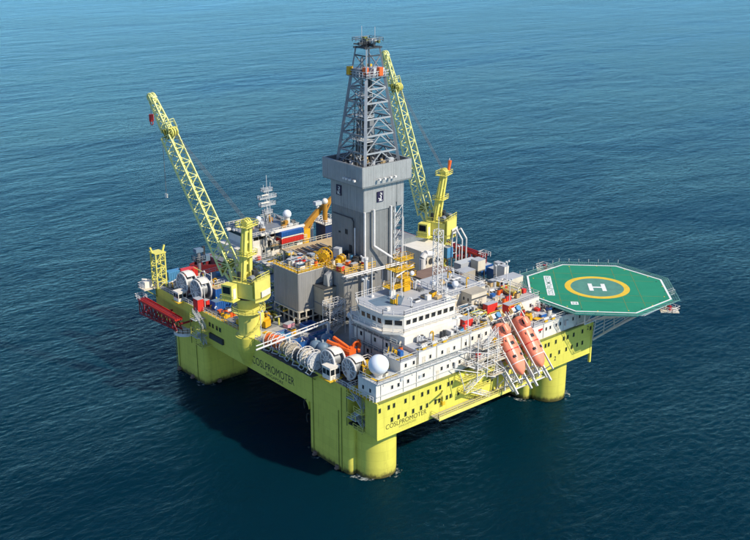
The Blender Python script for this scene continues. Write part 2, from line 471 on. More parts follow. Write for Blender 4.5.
# flared sponson under the crane pedestals
for cx, cy in ((0.9, 37.6), (XE - 0.9, 44.0)):
    fixn(MB().lathe((cx, cy, 0), [(1.6, 12.6), (2.3, 14.4), (3.1, 16.6), (3.3, 18.0), (3.3, ZD - 0.01)], 28).build('sponson', 'hull_yellow', hull, smooth=True))
# knee brackets between columns and deck box on the lettered sides
for y0, y1 in ((14.2, 16.2), (57.0, 54.8)):
    b = MB(); n = 6; prof = [(y0, ZB + .05), (y1, ZB + .05)] + [(y1 + (y0 - y1) * sin(pi / 2 * k / n), ZB - 2.0 * (1 - cos(pi / 2 * k / n))) for k in range(1, n + 1)]
    vs = [(0.04, y, z) for y, z in prof] + [(2.6, y, z) for y, z in prof]; m_ = len(prof)
    b._add(vs, [tuple(range(m_)), tuple(range(m_, 2 * m_))[::-1]] + [(k, (k + 1) % m_, m_ + (k + 1) % m_, m_ + k) for k in range(m_)])
    fixn(b.build('knee_bracket', 'hull_yellow', hull))
# pipes running down the outer column faces
for y, z1 in ((2.6, 19.6), (12.4, 19.2), (3.6, 14), (60.6, 11.5), (69.4, 10.8), (70.9, 10.4)):
    MB().tube((-0.09, y, -3), (-0.09, y, z1), 0.085, 6).build('riser_pipe', 'olive', hull)
# bent vent pipes by the knee
for y, z in ((15.4, 11.5), (14.5, 8.5)):
    MB().path([(-0.16, y, z - 1.6), (-0.16, y + 0.25, z - 0.6), (-0.16, y, z + 0.4), (-0.16, y - 0.5, z + 0.7)], 0.11, 6).build('vent_pipe', 'rubber', hull)
# fender frames / anchor fairleads at the waterline
for x, y in ((-0.5, 11.8), (-0.5, 4.0), (-0.5, 69.5), (-0.5, 63.0), (3.5, 56.6)):
    b = MB(); b.boxc((x + .25, y, 0.5), (0.5, 0.9, 0.8)); b.tube((x - 0.05, y - .3, 0.2), (x - 0.05, y + .3, 0.2), 0.32, 10)
    b.build('fairlead', 'brown_roof', hull)
# rubbing strip and gutters along the front
MB().box(0.4, XE, YF - 0.12, YF + 0.4, ZD - 0.22, ZD + 0.10).build('deck_edge', 'olive', hull)
MB().box(0.05, XE - 0.1, YF - 0.05, YF + 0.5, ZB - 0.18, ZB + 0.05).build('bilge_strake', 'hull_yellow', hull)
MB().box(XE - 0.35, XE + 0.15, YF - 0.14, YF + 0.4, ZB - 2.6, ZD + 0.12).build('corner_post', 'hull_yellow', hull)
# windows on the accommodation front of the hull
UPPER = [0.5, 2.9, 4.3, 7.4, 9.6, 12.0, 13.7, 16.0, 17.1, 19.5, 20.5, 22.8, 27.4, 31.6, 33.0, 35.3, 44.6, 47.2, 50.4, 51.5, 54.0, 56.8, 58.2, 60.4, 63.6, 66.6]
LOWER = [3.9, 5.7, 7.6, 9.7, 11.9, 13.6, 16.0, 17.1, 19.3, 20.4, 22.7, 27.4, 31.7, 33.0, 52.6, 55.6, 58.1, 60.1, 62.1, 64.0]
for x in UPPER: window(hull, (x + 0.15, YF, 18.35), 0.5, 0.92, 'y', 'olive')
for x in LOWER: window(hull, (x, YF, 15.35), 0.5, 0.92, 'y', 'olive')
for y in (53.6, 52.2, 50.4, 49.0): window(hull, (0, y, 17.6), 0.75, 1.0, 'x', 'olive')
MB().box(-0.5, 0.02, 47.5, 53.5, 14.2, 15.6).build('vent_grille', 'dark_steel', hull)
# lettering
text_obj('lettering', 'COSLPROMOTER', 1, 'ink', hull, (-0.02, 35.6, 13.75), (0, -1, 0), (0, 0, 1), 16.4, 1.9)
text_obj('lettering', 'SINGAPORE', 1, 'ink', hull, (-0.02, 30.2, 12.55), (0, -1, 0), (0, 0, 1), 6.8, 0.72)
text_obj('lettering', 'COSLPROMOTER', 1, 'hull_ink', hull, (2.3, YF - 0.02, 13.55), (1, 0, 0), (0, 0, 1), 11.2, 1.05)
text_obj('lettering', 'SINGAPORE', 1, 'ink_fade', hull, (5.8, YF - 0.02, 12.85), (1, 0, 0), (0, 0, 1), 4.8, 0.45)
for x, z in ((53.9, 13.6), (65.4, 18.2)):
    text_obj('lettering', '2', 1, 'ink', hull, (x, YF - 0.02, z), (1, 0, 0), (0, 0, 1), 0.7, 1.1, bold=0.02)
# deck plating
MB().box(0.15, XE - 0.15, 0.6, YB - 0.15, ZD - 0.05, ZD + 0.03).build('deck_plate', 'deck_grey', hull)
MB().box(2.2, 11.2, 19.0, 37.0, ZD + 0.03, ZD + 0.06).build('deck_plate', 'deck_pale', hull)
MB().box(3.0, 3.6, 0.6, 18.8, ZD + 0.03, ZD + 0.065).build('walkway_line', 'safety_yellow', hull)
MB().box(0.2, 1.2, 38.5, 56, ZD + 0.03, ZD + 0.065).build('walkway_line', 'safety_yellow', hull)
MB().boxc((4.6, 33.5, ZD + 0.2), (1.1, 5.0, 0.3), 0.35).build('walkway_line', 'safety_yellow', hull)
MB().box(0.05, 3.2, -5.0, 0.45, ZB + 0.05, ZB + 0.32).build('ledge_plate', 'dark_steel', hull)
b = MB(); b.rail([(0.1, 0.6, ZD), (0.1, 8, ZD)]).rail([(0.1, 30.5, ZD), (0.1, 34, ZD)]).rail([(0.1, 41.5, ZD), (0.1, YB, ZD), (XE - .1, YB, ZD), (XE - .1, 14, ZD)])
b.build('railing', 'rail_grey', hull)

# ------------------------------------------------------------------ corner stairs hung in the notch
def notch_stairs(name, label, y0, sgn, x=0.9):
    t = thing(name, label, 'stairs', (x, y0, ZB))
    def Y(a): return y0 + sgn * a
    for k, (ya, yb, z) in enumerate(((0.2, 2.6, 18.6), (2.6, 5.2, 16.4), (0.4, 3.2, 14.2), (2.4, 5.4, 12.45))):
        MB().box(x - 1.7, x + 1.2, min(Y(ya), Y(yb)), max(Y(ya), Y(yb)), z - 0.14, z).build('landing', 'crane_yellow' if k % 2 else 'steel_pale', t)
        MB().rail([(x - 1.7, Y(ya), z), (x - 1.7, Y(yb), z)]).build('railing', 'crane_yellow', t)
    for (ya, za), (yb, zb), dx in (((0.3, 20.0), (2.8, 18.6), 0), ((1.2, 18.6), (4.0, 16.4), .5), ((4.4, 16.4), (1.6, 14.2), -.5), ((1.4, 14.2), (4.2, 12.45), .4)):
        MB().stair((x - .5 + dx, Y(ya), za), (x - .5 + dx, Y(yb), zb), 0.8, (1, 0, 0)).build('stair_flight', 'steel_pale', t)
    for ya in (0.3, 5.2): MB().beam((x - 1.6, Y(ya), ZB + .1), (x - 1.6, Y(ya), 20.2), 0.16).build('stair_post', 'olive', t)
    return t
notch_stairs('escape_stairs', 'zigzag yellow and grey escape stairs in the corner notch under the white accommodation', 0.3, -1)
notch_stairs('escape_stairs', 'zigzag escape stairs on the outer corner of the column below the red cabin', 58.2, -1, -1.2)

# balcony walkway with ladders on the accommodation front, low on the hull
t = thing('embarkation_platform', 'yellow boarding balconies with slanting stairs low on the accommodation front', 'platform', (24, YF, ZB))
MB().box(14.6, 47.5, YF - 2.3, YF - 0.15, 12.5, 12.68).build('walkway', 'beige', t)
MB().box(15.0, 47.0, YF - 2.32, YF - 2.2, 12.1, 12.9).build('kick_plate', 'crane_yellow', t)
MB().rail([(14.8, YF - .2, 12.68), (14.8, YF - 2.25, 12.68), (47.4, YF - 2.25, 12.68), (47.4, YF - .2, 12.68)]).build('railing', 'crane_yellow', t)
for x in range(16, 48, 4): MB().beam((x, YF - 0.1, 10.9 + 1.2), (x, YF - 2.2, 12.5), 0.2).build('bracket', 'crane_yellow', t)
for x0, x1, z in ((22.5, 30.5, 15.6), (21.5, 31.5, 18.7), (23.0, 33.0, 21.9)):
    MB().box(x0, x1, YF - 2.0, YF - 0.15, z, z + 0.14).build('landing', 'crane_yellow' if z < 20 else 'cream', t)
    MB().rail([(x0, YF - .2, z + .14), (x0, YF - 1.95, z + .14), (x1, YF - 1.95, z + .14)]).build('railing', 'crane_yellow' if z < 20 else 'pipe_white', t)
for (xa, za), (xb, zb) in (((23.5, 22.0), (29.5, 18.8)), ((29.0, 18.8), (23.2, 15.7)), ((24.5, 15.7), (30.5, 12.7)), ((31.5, 18.8), (36.2, 15.6)), ((36.2, 15.6), (40.5, 12.7))):
    MB().stair((xa, YF - 1.5, za), (xb, YF - 1.5, zb), 0.8).build('stair_flight', 'pipe_white', t)
for xa, za, xb, zb in ((20.5, 21.8, 22.0, 17.2), (25.0, 22.6, 29.6, 19.4), (30.0, 21.9, 34.5, 18.0)):
    MB().tube((xa, YF - 2.3, za), (xb, YF - 2.6, zb), 0.09).build('strut', 'pipe_white', t)
MB().boxc((45.0, YF - 1.3, 13.9), (2.8, 1.2, 2.2)).build('locker', 'beige', t)
b = MB(); b.beam((36.8, YF - 1.0, 12.7), (36.8, YF - 1.0, 17.0), 0.35).beam((36.8, YF - 1.0, 16.9), (39.2, YF - 2.4, 17.8), 0.3).beam((39.2, YF - 2.4, 17.8), (39.2, YF - 2.4, 16.2), .1)
b.build('davit', 'pipe_white', t)
t = thing('hull_davit', 'small yellow davit arm bolted to the hull front above the boarding balcony', 'davit', (17.0, YF, 16.0))
b = MB(); b.beam((17.9, YF - .3, 14.6), (17.9, YF - .3, 17.6), .3).beam((17.9, YF - .3, 17.2), (15.2, YF - 2.6, 17.9), .28).beam((17.9, YF - .3, 15.6), (16.2, YF - 1.8, 17.6), .18)
b.build('arm', 'crane_yellow', t); MB().boxc((17.9, YF - .3, 14.6), (.8, .6, .8)).build('winch', 'safety_yellow', t)

# ================================================================== ACCOMMODATION
acc = thing('accommodation_block', 'stepped white accommodation block with rows of small windows under the wheelhouse', 'building', (30, 0, ZD))
MB().box(0.2, 34.2, -8.15, -2.6, ZD + .05, 24.0).build('lower_storey', 'white', acc); MB().box(46.2, 67.2, -8.15, -2.6, ZD + .05, 24.0).build('lower_storey', 'white', acc)
MB().box(12.0, 67.2, -2.598, 13.0, ZD + .05, 24.0).build('lower_storey', 'white', acc)
MB().box(0.1, 34.25, -8.6, -2.5, 24.0, 24.14).build('deck_slab', 'steel_pale', acc); MB().box(46.15, 67.3, -8.6, -2.5, 24.0, 24.14).build('deck_slab', 'steel_pale', acc)
MB().box(12.1, 67.3, -2.498, 13.2, 24.0, 24.138).build('deck_slab', 'deck_grey', acc)
MB().box(0.15, 34.2, -8.4, -8.13, 21.2, 21.28).build('handrail_strip', 'rail_grey', acc)
MB().box(7.0, 11.5, -7.7, -2.6, 24.14, 26.6).build('middle_storey', 'white', acc)
MB().box(6.9, 11.6, -7.8, -2.5, 26.6, 26.72).build('deck_slab', 'roof_grey', acc)
MB().box(12.0, 27.0, -7.7, -2.4, 24.14, 27.5).build('middle_storey', 'white', acc)
MB().box(11.9, 27.1, -7.85, -2.3, 27.5, 27.62).build('deck_slab', 'roof_grey', acc)
MB().box(12.2, 27.0, -7.3, -6.5, 27.62, 27.66).build('walkway_line', 'safety_yellow', acc)
MB().box(7.1, 11.4, -6.8, -6.1, 26.72, 26.76).build('walkway_line', 'safety_yellow', acc)
MB().box(27.2, 34.2, -6.6, 13.0, 24.14, 27.0).build('middle_storey', 'white', acc)
MB().box(34.2, 56.0, -1.5, 13.0, 24.14, 27.0).build('middle_storey', 'white', acc)
MB().box(27.15, 34.2, -6.7, 13.1, 27.0, 27.12).build('deck_slab', 'deck_pale', acc)
MB().box(34.2, 56.1, -1.6, 13.1, 27.0, 27.12).build('deck_slab', 'deck_pale', acc)
for x0, x1, y0, y1 in ((28.5, 36, -1.0, 0.0), (36, 47.0, -0.6, 0.2), (28.0, 29.0, -6, -1), (30.0, 36.5, 3.4, 4.2), (47.0, 48.0, -0.6, 12.5), (29.0, 33.0, -6.4, -5.6)):
    MB().box(x0, x1, y0, y1, 27.12, 27.16).build('walkway_line', 'safety_yellow', acc)
for x0, x1, y0, y1 in ((0.8, 6.6, -3.6, -2.9), (0.8, 1.6, -7.8, -3.6), (0.8, 6.6, -7.8, -7.2)):
    MB().box(x0, x1, y0, y1, 24.14, 24.18).build('walkway_line', 'safety_yellow', acc)
MB().box(12.0, 28.0, -3.4, 13.0, 27.62, 29.3).build('upper_storey', 'white', acc)
MB().box(12.0, 27.15, -2.3, 13.0, 24.14, 27.62).build('upper_storey', 'white', acc)
for x in [4.4, 6.1, 8.7, 13.0, 18.1, 19.9, 21.5, 23.3, 32.6, 49.0, 51.1, 52.5, 54.6, 56.0, 58.1, 60.6, 63.0, 65.0]: window(acc, (x, -8.15, 22.2), 0.55, 0.85, 'y')
for x in (8.4, 10.6, 15.2, 18.6, 22.1, 25.5): window(acc, (x, -7.7, 25.6), 0.55, 0.85, 'y')
for x in (28.6, 30.6, 32.8): window(acc, (x, -6.6, 25.6), 0.6, 0.9, 'y')
for y in (-6.4, -4.2): window(acc, (0.2, y, 22.1), 0.6, 0.9, 'x')
for y, z in ((0.5, 22.2), (4.0, 22.2), (8.4, 22.4), (10.6, 25.8), (2.2, 25.8), (6.0, 25.8)): window(acc, (12.0, y, z), 0.75, 1.0, 'x')
for x in (39.5, 42.0, 46.0, 50.0, 53.0): window(acc, (x, -1.5, 25.5), 0.6, 0.9, 'y')
b = MB(); b.rail([(0.2, -3.0, 24.14), (0.2, -8.5, 24.14), (34.2, -8.5, 24.14), (34.2, -2.6, 24.14)]); b.rail([(46.2, -2.6, 24.14), (46.2, -8.5, 24.14), (67.2, -8.5, 24.14), (67.2, 12, 24.14)]); b.rail([(7.0, -2.6, 26.72), (7.0, -7.7, 26.72), (11.5, -7.7, 26.72)]); b.rail([(12, -7.75, 27.62), (27.0, -7.75, 27.62)])
b.rail([(27.3, -6.6, 27.12), (34.1, -6.6, 27.12), (34.1, -1.5, 27.12), (56, -1.5, 27.12), (56, 13, 27.12)])
b.build('railing', 'rail_grey', acc)
MB().stair((6.6, -4.0, 24.1), (9.2, -2.3, 26.7), 0.9, (-.6, 1, 0)).build('stair_flight', 'safety_yellow', acc)
MB().stair((28.6, -5.0, 27.1), (33.0, -5.0, 24.1), 0.9).build('stair_flight', 'pipe_white', acc)
for x in (22.0, 30.5, 40.0, 58.0): MB().boxc((x, -8.45, 22.0), (0.9, .5, 1.3)).build('junction_box', 'pipe_white', acc)
MB().box(48.4, 49.8, -8.24, -8.16, 22.3, 22.75).build('warning_plate', 'red', acc)

# ------------------------------------------------------------------ wheelhouse
wh = thing('wheelhouse', 'white wheelhouse with chamfered corners and a band of dark windows', 'wheelhouse', (19, 5, 29.3))
body = [(10.9, 2.2), (13.7, -1.3), (28.0, -1.7), (28.0, 12.6), (12.6, 12.6), (10.8, 9.4)]
cxw, cyw = 20.0, 5.2
def grow(p, d, dz=0): 
    out_ = []
    for x, y in p:
        v = Vector((x - cxw, y - cyw)); out_.append((x + d * (1 if v.x > 0 else -1), y + d * (1 if v.y > 0 else -1)))
    return out_
MB().prism(grow(body, 1.2), 29.3, 29.75).build('walkway_slab', 'white', wh)
MB().prism(body, 29.75, 32.9).build('wall', 'white', wh)
MB().prism(grow(body, 0.35), 32.9, 33.2).build('roof', 'white', wh)
MB().prism(grow(body, 0.1), 33.2, 33.24).build('roof_plating', 'roof_grey', wh)
MB().prism([(12.4, 6.2), (17.0, 3.4), (21.0, 6.8), (19.5, 9.8), (13.2, 9.8)], 33.24, 33.27).build('roof_patch', 'slate_blue', wh)
g = grow(body, 1.15); gr = grow(body, 0.3)
b = MB(); b.rail([(x, y, 29.75) for x, y in g], closed=True); b.build('railing', 'pipe_white', wh)
b = MB(); b.rail([(x, y, 33.2) for x, y in gr], closed=True); b.build('roof_railing', 'pipe_white', wh)
def slanted_window(p0, p1, u, w, z, h, nrm):
    a = Vector((*p0, 0)).lerp(Vector((*p1, 0)), u); d = (Vector((*p1, 0)) - Vector((*p0, 0))).normalized(); nn = Vector((*nrm, 0)).normalized()
    gl = MB(); fr = MB(); c = Vector((0, 0, z))
    def quad(mb, w2, h0, h1, o0, o1):
        q = [a + c + d * s * w2 + Vector((0, 0, hh)) + nn * oo for s, hh, oo in ((-1, h0, o0), (1, h0, o0), (1, h1, o1), (-1, h1, o1))]
        qb = [p - nn * 0.3 for p in q]
        mb._add(q + qb, [(0, 1, 2, 3), (7, 6, 5, 4), (0, 4, 5, 1), (1, 5, 6, 2), (2, 6, 7, 3), (3, 7, 4, 0)])
    quad(fr, w / 2 + .1, -h / 2 - .1, h / 2 + .1, .03, .13); quad(gl, w / 2, -h / 2, h / 2, .05, .15)
    go = gl.build('window', 'glass', wh); fr.build('frame', 'white', go)
for k in range(8): slanted_window((13.7, -1.3), (28.0, -1.7), (0.6 + k * 1.74 + 0.5) / 14.3, 1.15, 31.35, 1.05, (0, -1))
for u in (0.27, 0.73): slanted_window((10.9, 2.2), (13.7, -1.3), u, 1.6, 31.35, 1.1, (-.78, -.62))
for u in (0.14, 0.38, 0.62, 0.86): slanted_window((10.8, 9.4), (10.9, 2.2), u, 1.1, 31.35, 1.1, (-1, 0))
for u in (.3, .7): slanted_window((12.6, 12.6), (10.8, 9.4), u, 1.1, 31.35, 1.1, (-.87, .5))
for x, y in ((12.4, .4), (11.6, 8.6), (14.2, 11.4), (26, -1.0)): MB().beam((x, y, 27.0), (x, y, 29.3), .2).build('support_post', 'pipe_white', wh)
for px, py, s in ((428, 299, .5), (439, 297, .4), (447, 300, .5), (388, 310, .35)):
    p = at(px, py, 33.3); MB().boxc((p.x, p.y, 33.24 + s), (1.2 * s * 2, 0.9 * s * 2, 2 * s)).build('roof_locker', 'white', wh)
MB().boxc((19.3, 8.8, 33.9), (1.2, .8, 1.2)).build('roof_locker', 'white', wh)

# antenna platforms: yellow tiered mast on the wheelhouse roof
t = thing('antenna_mast', 'tiered mast with yellow platforms and struts on the wheelhouse roof', 'mast', (23.0, 10.0, 33.2))
bx, by = 23.0, 10.0
for dx, dy in ((-1, -1), (1, -1), (1, 1), (-1, 1)): MB().beam((bx + dx * 1.1, by + dy * 1.1, 33.2), (bx + dx * .7, by + dy * .7, 42), .16).build('leg', 'pipe_white', t)
for z, w, ox in ((34.6, 2.6, -1.6), (36.4, 2.2, 1.0), (38.4, 2.8, -.4), (40.4, 2.0, 0.5)):
    MB().box(bx - w + ox, bx + w + ox, by - w * .6, by + w * .6, z, z + .16).build('platform', 'safety_yellow', t)
    MB().rail([(bx - w + ox, by - w * .6, z), (bx + w + ox, by - w * .6, z), (bx + w + ox, by + w * .6, z), (bx - w + ox, by + w * .6, z)], 1.0, 1.4, .035, True).build('railing', 'machine_yellow', t)
MB().box(bx - .3, bx + 1.5, by - 1.3, by - .2, 33.3, 36.2).build('equipment_cabinet', 'machine_yellow', t)
for k, (dx, dy) in enumerate(((-5.0, -2.0), (-3.0, -3.6), (3.4, -1.4))): MB().tube((bx, by, 40.5), (bx + dx, by + dy, 33.3), .07).build('stay', 'pipe_white', t)
MB().tube((bx + 2.4, by - 1.2, 39.0), (bx - 2.8, by - 1.4, 37.4), .16).build('radar_bar', 'pipe_white', t)
for dx, dy, z in ((0, 0, 42), (-.6, .5, 41), (.6, -.4, 41)): MB().tube((bx + dx, by + dy, z), (bx + dx, by + dy, z + 3.4), .05).build('whip_antenna', 'pipe_white', t)
MB().ball((bx + 1.7, by - 1.5, 37.2), .55, 14).build('radome', 'radome', t, smooth=True)
# wind/antenna poles
for i, (px, py, h, lab) in enumerate(((372, 297, 9, 'thin white pole antenna on the wheelhouse roof beside the blue patch'), (391, 299, 6.5, 'short twin whip antenna post on the wheelhouse roof next to the yellow platforms'))):
    p = at(px, py, 33.25); t = thing('pole_antenna', lab, 'antenna', (p.x, p.y, 33.24))
    MB().tube((p.x, p.y, 33.24), (p.x, p.y, 33.24 + h), .11, 8).build('pole', 'pipe_white', t); MB().boxc((p.x, p.y, 33.5), (.7, .7, .5)).build('base', 'pipe_white', t)
    if i: MB().tube((p.x + .7, p.y, 33.24), (p.x + .7, p.y, 33.24 + h * .9), .08, 8).build('pole', 'pipe_white', t)

def radome(px, py, z, r, label, ped=1.0, post='pipe_white', group=None):
    p = at(px, py, z); t = thing('radome', label, 'radome', (p.x, p.y, z), group=group)
    MB().ball((p.x, p.y, z + ped + r * .92), r, 24).build('dome', 'radome', t, smooth=True)
    MB().cyl(p.x, p.y, z, z + ped + .2, r * .42, 14, r * .55).build('pedestal', post, t)
    MB().ring((p.x, p.y, z + ped + r * .62), (0, 0, 1), r * .93, .05, 24, 4).build('seam', 'roof_grey', t)
    return t
radome(378.5, 376, 24.14, 2.1, 'big white spherical radome standing on the lower accommodation roof', .55)
radome(433, 288, 33.25, .75, 'small white satellite dome at the corner of the wheelhouse roof', .5)
radome(455, 289, 30.3, .8, 'white satellite dome on the grey roof behind the wheelhouse', .5)

# ------------------------------------------------------------------ houses right of the wheelhouse
t = thing('deck_house', 'pale grey-roofed deck house behind the wheelhouse with beige end wall', 'building', (37, 12, 27.12))
MB().box(30.0, 45.5, 6.0, 18.0, 27.12, 30.2).build('wall', 'cream', t)
MB().box(29.8, 45.7, 5.8, 18.2, 30.2, 30.35).build('roof', 'roof_grey', t)
MB().box(37.6, 42.5, 2.6, 6.0, 27.12, 30.6).build('annexe', 'cream', t); MB().box(37.5, 42.6, 2.5, 6.0, 30.6, 30.72).build('annexe_roof', 'beige', t)
MB().box(40.0, 41.0, 2.52, 2.6, 27.2, 29.2).build('door', 'beige', t); MB().box(33.0, 34.0, 5.92, 6.0, 27.2, 29.2).build('door', 'beige', t)
for x in (31.6, 35.6): window(t, (x, 6.0, 29.0), .7, .8, 'y')
for y in (3.6, 5.0): window(t, (37.6, y, 29.2), .6, .8, 'x')
MB().box(37.5, 42.6, 2.3, 2.6, 29.5, 29.62).build('canopy_edge', 'dark_steel', t)
MB().rail([(30, 6, 30.35), (45.5, 6, 30.35), (45.5, 18, 30.35)]).build('railing', 'pipe_white', t)
for x, y in ((33, 9), (38, 12), (42, 9)): MB().boxc((x, y, 30.55), (1.2, .8, .4)).build('roof_hatch', 'steel_grey', t)

# tall white lattice mast
p = at(437, 302, 30.35)
t = thing('lattice_mast', 'tall slender white lattice mast rising behind the wheelhouse', 'mast', (p.x, p.y, 30.35))
H0, H1, hw = 30.35, 47.0, .75
cor = [(p.x + a * hw, p.y + c_ * hw) for a, c_ in ((-1, -1), (1, -1), (1, 1), (-1, 1))]
for x, y in cor: MB().beam((x, y, H0), (x, y, H1), .16).build('leg', 'pipe_white', t)
n = 11
for k in range(n):
    za, zb = H0 + (H1 - H0) * k / n, H0 + (H1 - H0) * (k + 1) / n
    for i in range(4):
        a, c_ = cor[i], cor[(i + 1) % 4]
        if k % 2: a, c_ = c_, a
        member('brace', 'pipe_white', t, (*a, za), (*c_, zb), .09); member('ring_bar', 'pipe_white', t, (*cor[i], zb), (*cor[(i + 1) % 4], zb), .09)
MB().tube((p.x, p.y, H1 - 1), (p.x, p.y, H1 + 3), .08).build('whip_antenna', 'pipe_white', t)

# ================================================================== HELIDECK
HX, HY, HZ, HR = 73.4, -4.8, 26.0, 17.9
hd = thing('helideck', 'green octagonal helicopter deck with yellow ring, white H and perimeter net', 'helideck', (HX, HY, HZ))
oct_ = [(HX + HR * cos(radians(22.5 + 45 * k)), HY + HR * sin(radians(22.5 + 45 * k))) for k in range(8)]
def oc(s): return [(HX + (x - HX) * s, HY + (y - HY) * s) for x, y in oct_]
fixn(MB().prism(oct_, HZ - .5, HZ).build('deck', 'heli_green', hd))
fixn(MB().prism(oc(1.012), HZ - .75, HZ - .12).build('rim', 'heli_rim', hd))
n8 = oc(.965); n8i = oc(.945)
for k in range(8):
    a, b_, c_, d_ = oct_[k], oct_[(k + 1) % 8], oc(.972)[(k + 1) % 8], oc(.972)[k]
    MB().sheet([a, b_, c_, d_], HZ + .02).build('edge_line', 'mark_white', hd)
MB().sheet([(HX + 6.5 * cos(2 * pi * k / 48), HY + 6.5 * sin(2 * pi * k / 48)) for k in range(48)], HZ + .012).build('touchdown_patch', 'heli_worn', hd)
MB().disc_ring(HX, HY, HZ + .024, 6.35, 7.75).build('aiming_circle', 'mark_yellow', hd)
HA = radians(-45)
def hp(a, c_): return (HX + a * cos(HA) - c_ * sin(HA), HY + a * sin(HA) + c_ * cos(HA))
b = MB()
b.sheet([hp(-1.5, -.4), hp(1.5, -.4), hp(1.5, .4), hp(-1.5, .4)], HZ + .026)
for s in (-1, 1): b.sheet([hp(s * 1.55 - .5, -2.5), hp(s * 1.55 + .5, -2.5), hp(s * 1.55 + .5, 2.5), hp(s * 1.55 - .5, 2.5)], HZ + .029)
b.build('letter_h', 'mark_white', hd)
# name panels
K = sqrt(.5); TD, TU = Vector((K, K, 0)), Vector((-K, K, 0)); T0 = Vector((HX - 12.1, HY + 2.9, HZ))
def flat_panel(name, o, l, h, m, dz=.022):
    return MB()._add([o + Vector((0, 0, dz)), o + TD * l + Vector((0, 0, dz)), o + TD * l + TU * h + Vector((0, 0, dz)), o + TU * h + Vector((0, 0, dz))], [(0, 1, 2, 3)]).build(name, m, hd)
flat_panel('name_panel', T0, 4.4, 1.75, 'mark_white'); flat_panel('name_panel', T0 + TD * 4.75, 9.0, 1.75, 'mark_white')
text_obj('lettering', 'COSL', 1, 'heli_worn', hd, T0 + TD * .3 + TU * .28 + Vector((0, 0, .03)), TD, TU, 3.8, 1.2, bold=.005)
text_obj('lettering', 'PROMOTER', 1, 'heli_worn', hd, T0 + TD * 5.0 + TU * .28 + Vector((0, 0, .03)), TD, TU, 8.5, 1.2, bold=.005)
Q0 = Vector((HX - 12.6, HY - 4.6, HZ)); flat_panel('weight_panel', Q0, 1.9, 1.7, 'mark_white')
text_obj('lettering', '22', 1, 'heli_worn', hd, Q0 + TD * .3 + TU * .3 + Vector((0, 0, .03)), TD, TU, 1.3, 1.1, bold=.01)
for k in range(8):      # thin dark deck-panel joints
    for off in (-9.6, -5.2, 5.2, 9.6):
        if k % 4: continue
        dd = TD if k == 0 else TU; nn = TU if k == 0 else TD; hl = sqrt(max(0, 16.0 ** 2 - off ** 2)) - .8; c0 = Vector((HX, HY, HZ + .008)) + nn * off
        MB()._add([c0 - dd * hl - nn * .05, c0 + dd * hl - nn * .05, c0 + dd * hl + nn * .05, c0 - dd * hl + nn * .05], [(0, 1, 2, 3)]).build('panel_joint', 'olive', hd)
random.seed(3)
for k in range(28):     # flush tie-down points and edge lights
    a = 2 * pi * k / 28; MB().cyl(HX + 15.9 * cos(a), HY + 15.9 * sin(a), HZ, HZ + .06, .16, 8).build('deck_light' if k % 2 else 'tie_down', 'mark_yellow' if k % 2 else 'dark_steel', hd)
# perimeter net frames: each net panel is a part
o8 = oc(1.10)
for k in range(8):
    a, b_ = Vector((*oct_[k], 0)), Vector((*oct_[(k + 1) % 8], 0)); c_, d_ = Vector((*o8[k], 0)), Vector((*o8[(k + 1) % 8], 0))
    for j in range(6):
        u0, u1 = j / 6, (j + 1) / 6
        P = [a.lerp(b_, u0), a.lerp(b_, u1), c_.lerp(d_, u1), c_.lerp(d_, u0)]
        Z = [HZ - .22, HZ - .22, HZ + .16, HZ + .16]
        Q = [Vector((p_.x, p_.y, z)) for p_, z in zip(P, Z)]
        b = MB()
        for i in range(4): b.beam(Q[i], Q[(i + 1) % 4], .1)
        for s in range(1, 5): b.beam(Q[0].lerp(Q[1], s / 5), Q[3].lerp(Q[2], s / 5), .05)
        for s in range(1, 3): b.beam(Q[0].lerp(Q[3], s / 3), Q[1].lerp(Q[2], s / 3), .05)
        b.build('safety_net', 'net_green', hd)
        if k in (0, 1, 2): MB().beam(Q[3], Q[3] + Vector((0, 0, .9)), .09).build('net_post', 'rail_grey', hd)
# support trusses
def frame_row(pts_top, pts_bot):
    for a, b_ in zip(pts_top[:-1], pts_top[1:]): member('chord', 'pipe_white', hd, a, b_, .24)
    for a, b_ in zip(pts_bot[:-1], pts_bot[1:]): member('chord', 'pipe_white', hd, a, b_, .2)
    for k in range(len(pts_bot)):
        member('strut', 'pipe_white', hd, pts_top[k], pts_bot[k], .17)
        if k + 1 < len(pts_top): member('brace', 'pipe_white', hd, pts_bot[k], pts_top[k + 1], .15)
for y in (-12.0, -4.0, 4.0):
    x0, x1 = 60.0, 88.0
    xs = [x0 + (x1 - x0) * k / 7 for k in range(8)]
    frame_row([(x, y, 25.1) for x in xs], [(x, y, 25.1 - max(.6, 3.0 * (1 - max(0, x - 66) / 22))) for x in xs])
# deep outer truss springing from the hull corner to the far rim
A0, A1 = Vector((67.6, -8.9, 15.2)), Vector((86.6, -16.2, 23.6))
B0, B1 = Vector((62.5, -18.6, 25.0)), Vector((86.6, -17.6, 25.0))
n = 7
member('chord', 'pipe_white', hd, A0, A1, .42); member('chord', 'pipe_white', hd, Vector((58.5, -11.5, 25.0)), Vector((69.0, -21.6, 25.0)), .3); member('chord', 'pipe_white', hd, Vector((69.0, -21.6, 25.0)), Vector((79.0, -21.3, 25.0)), .3); member('chord', 'pipe_white', hd, Vector((79.0, -21.3, 25.0)), Vector((88.0, -13, 25.0)), .3)
for k in range(n):
    p = A0.lerp(A1, k / n); q0 = Vector((68.5 + 2.2 * k, -20.8 + .45 * k, 25.0)); q1 = Vector((68.5 + 2.2 * (k + 1), -20.8 + .45 * (k + 1), 25.0))
    member('strut', 'pipe_white', hd, p, q0, .3); member('brace', 'pipe_white', hd, p, q1, .27)
    q2 = Vector((p.x, -10.0, 25.0)); member('strut', 'pipe_white', hd, p, q2, .2)
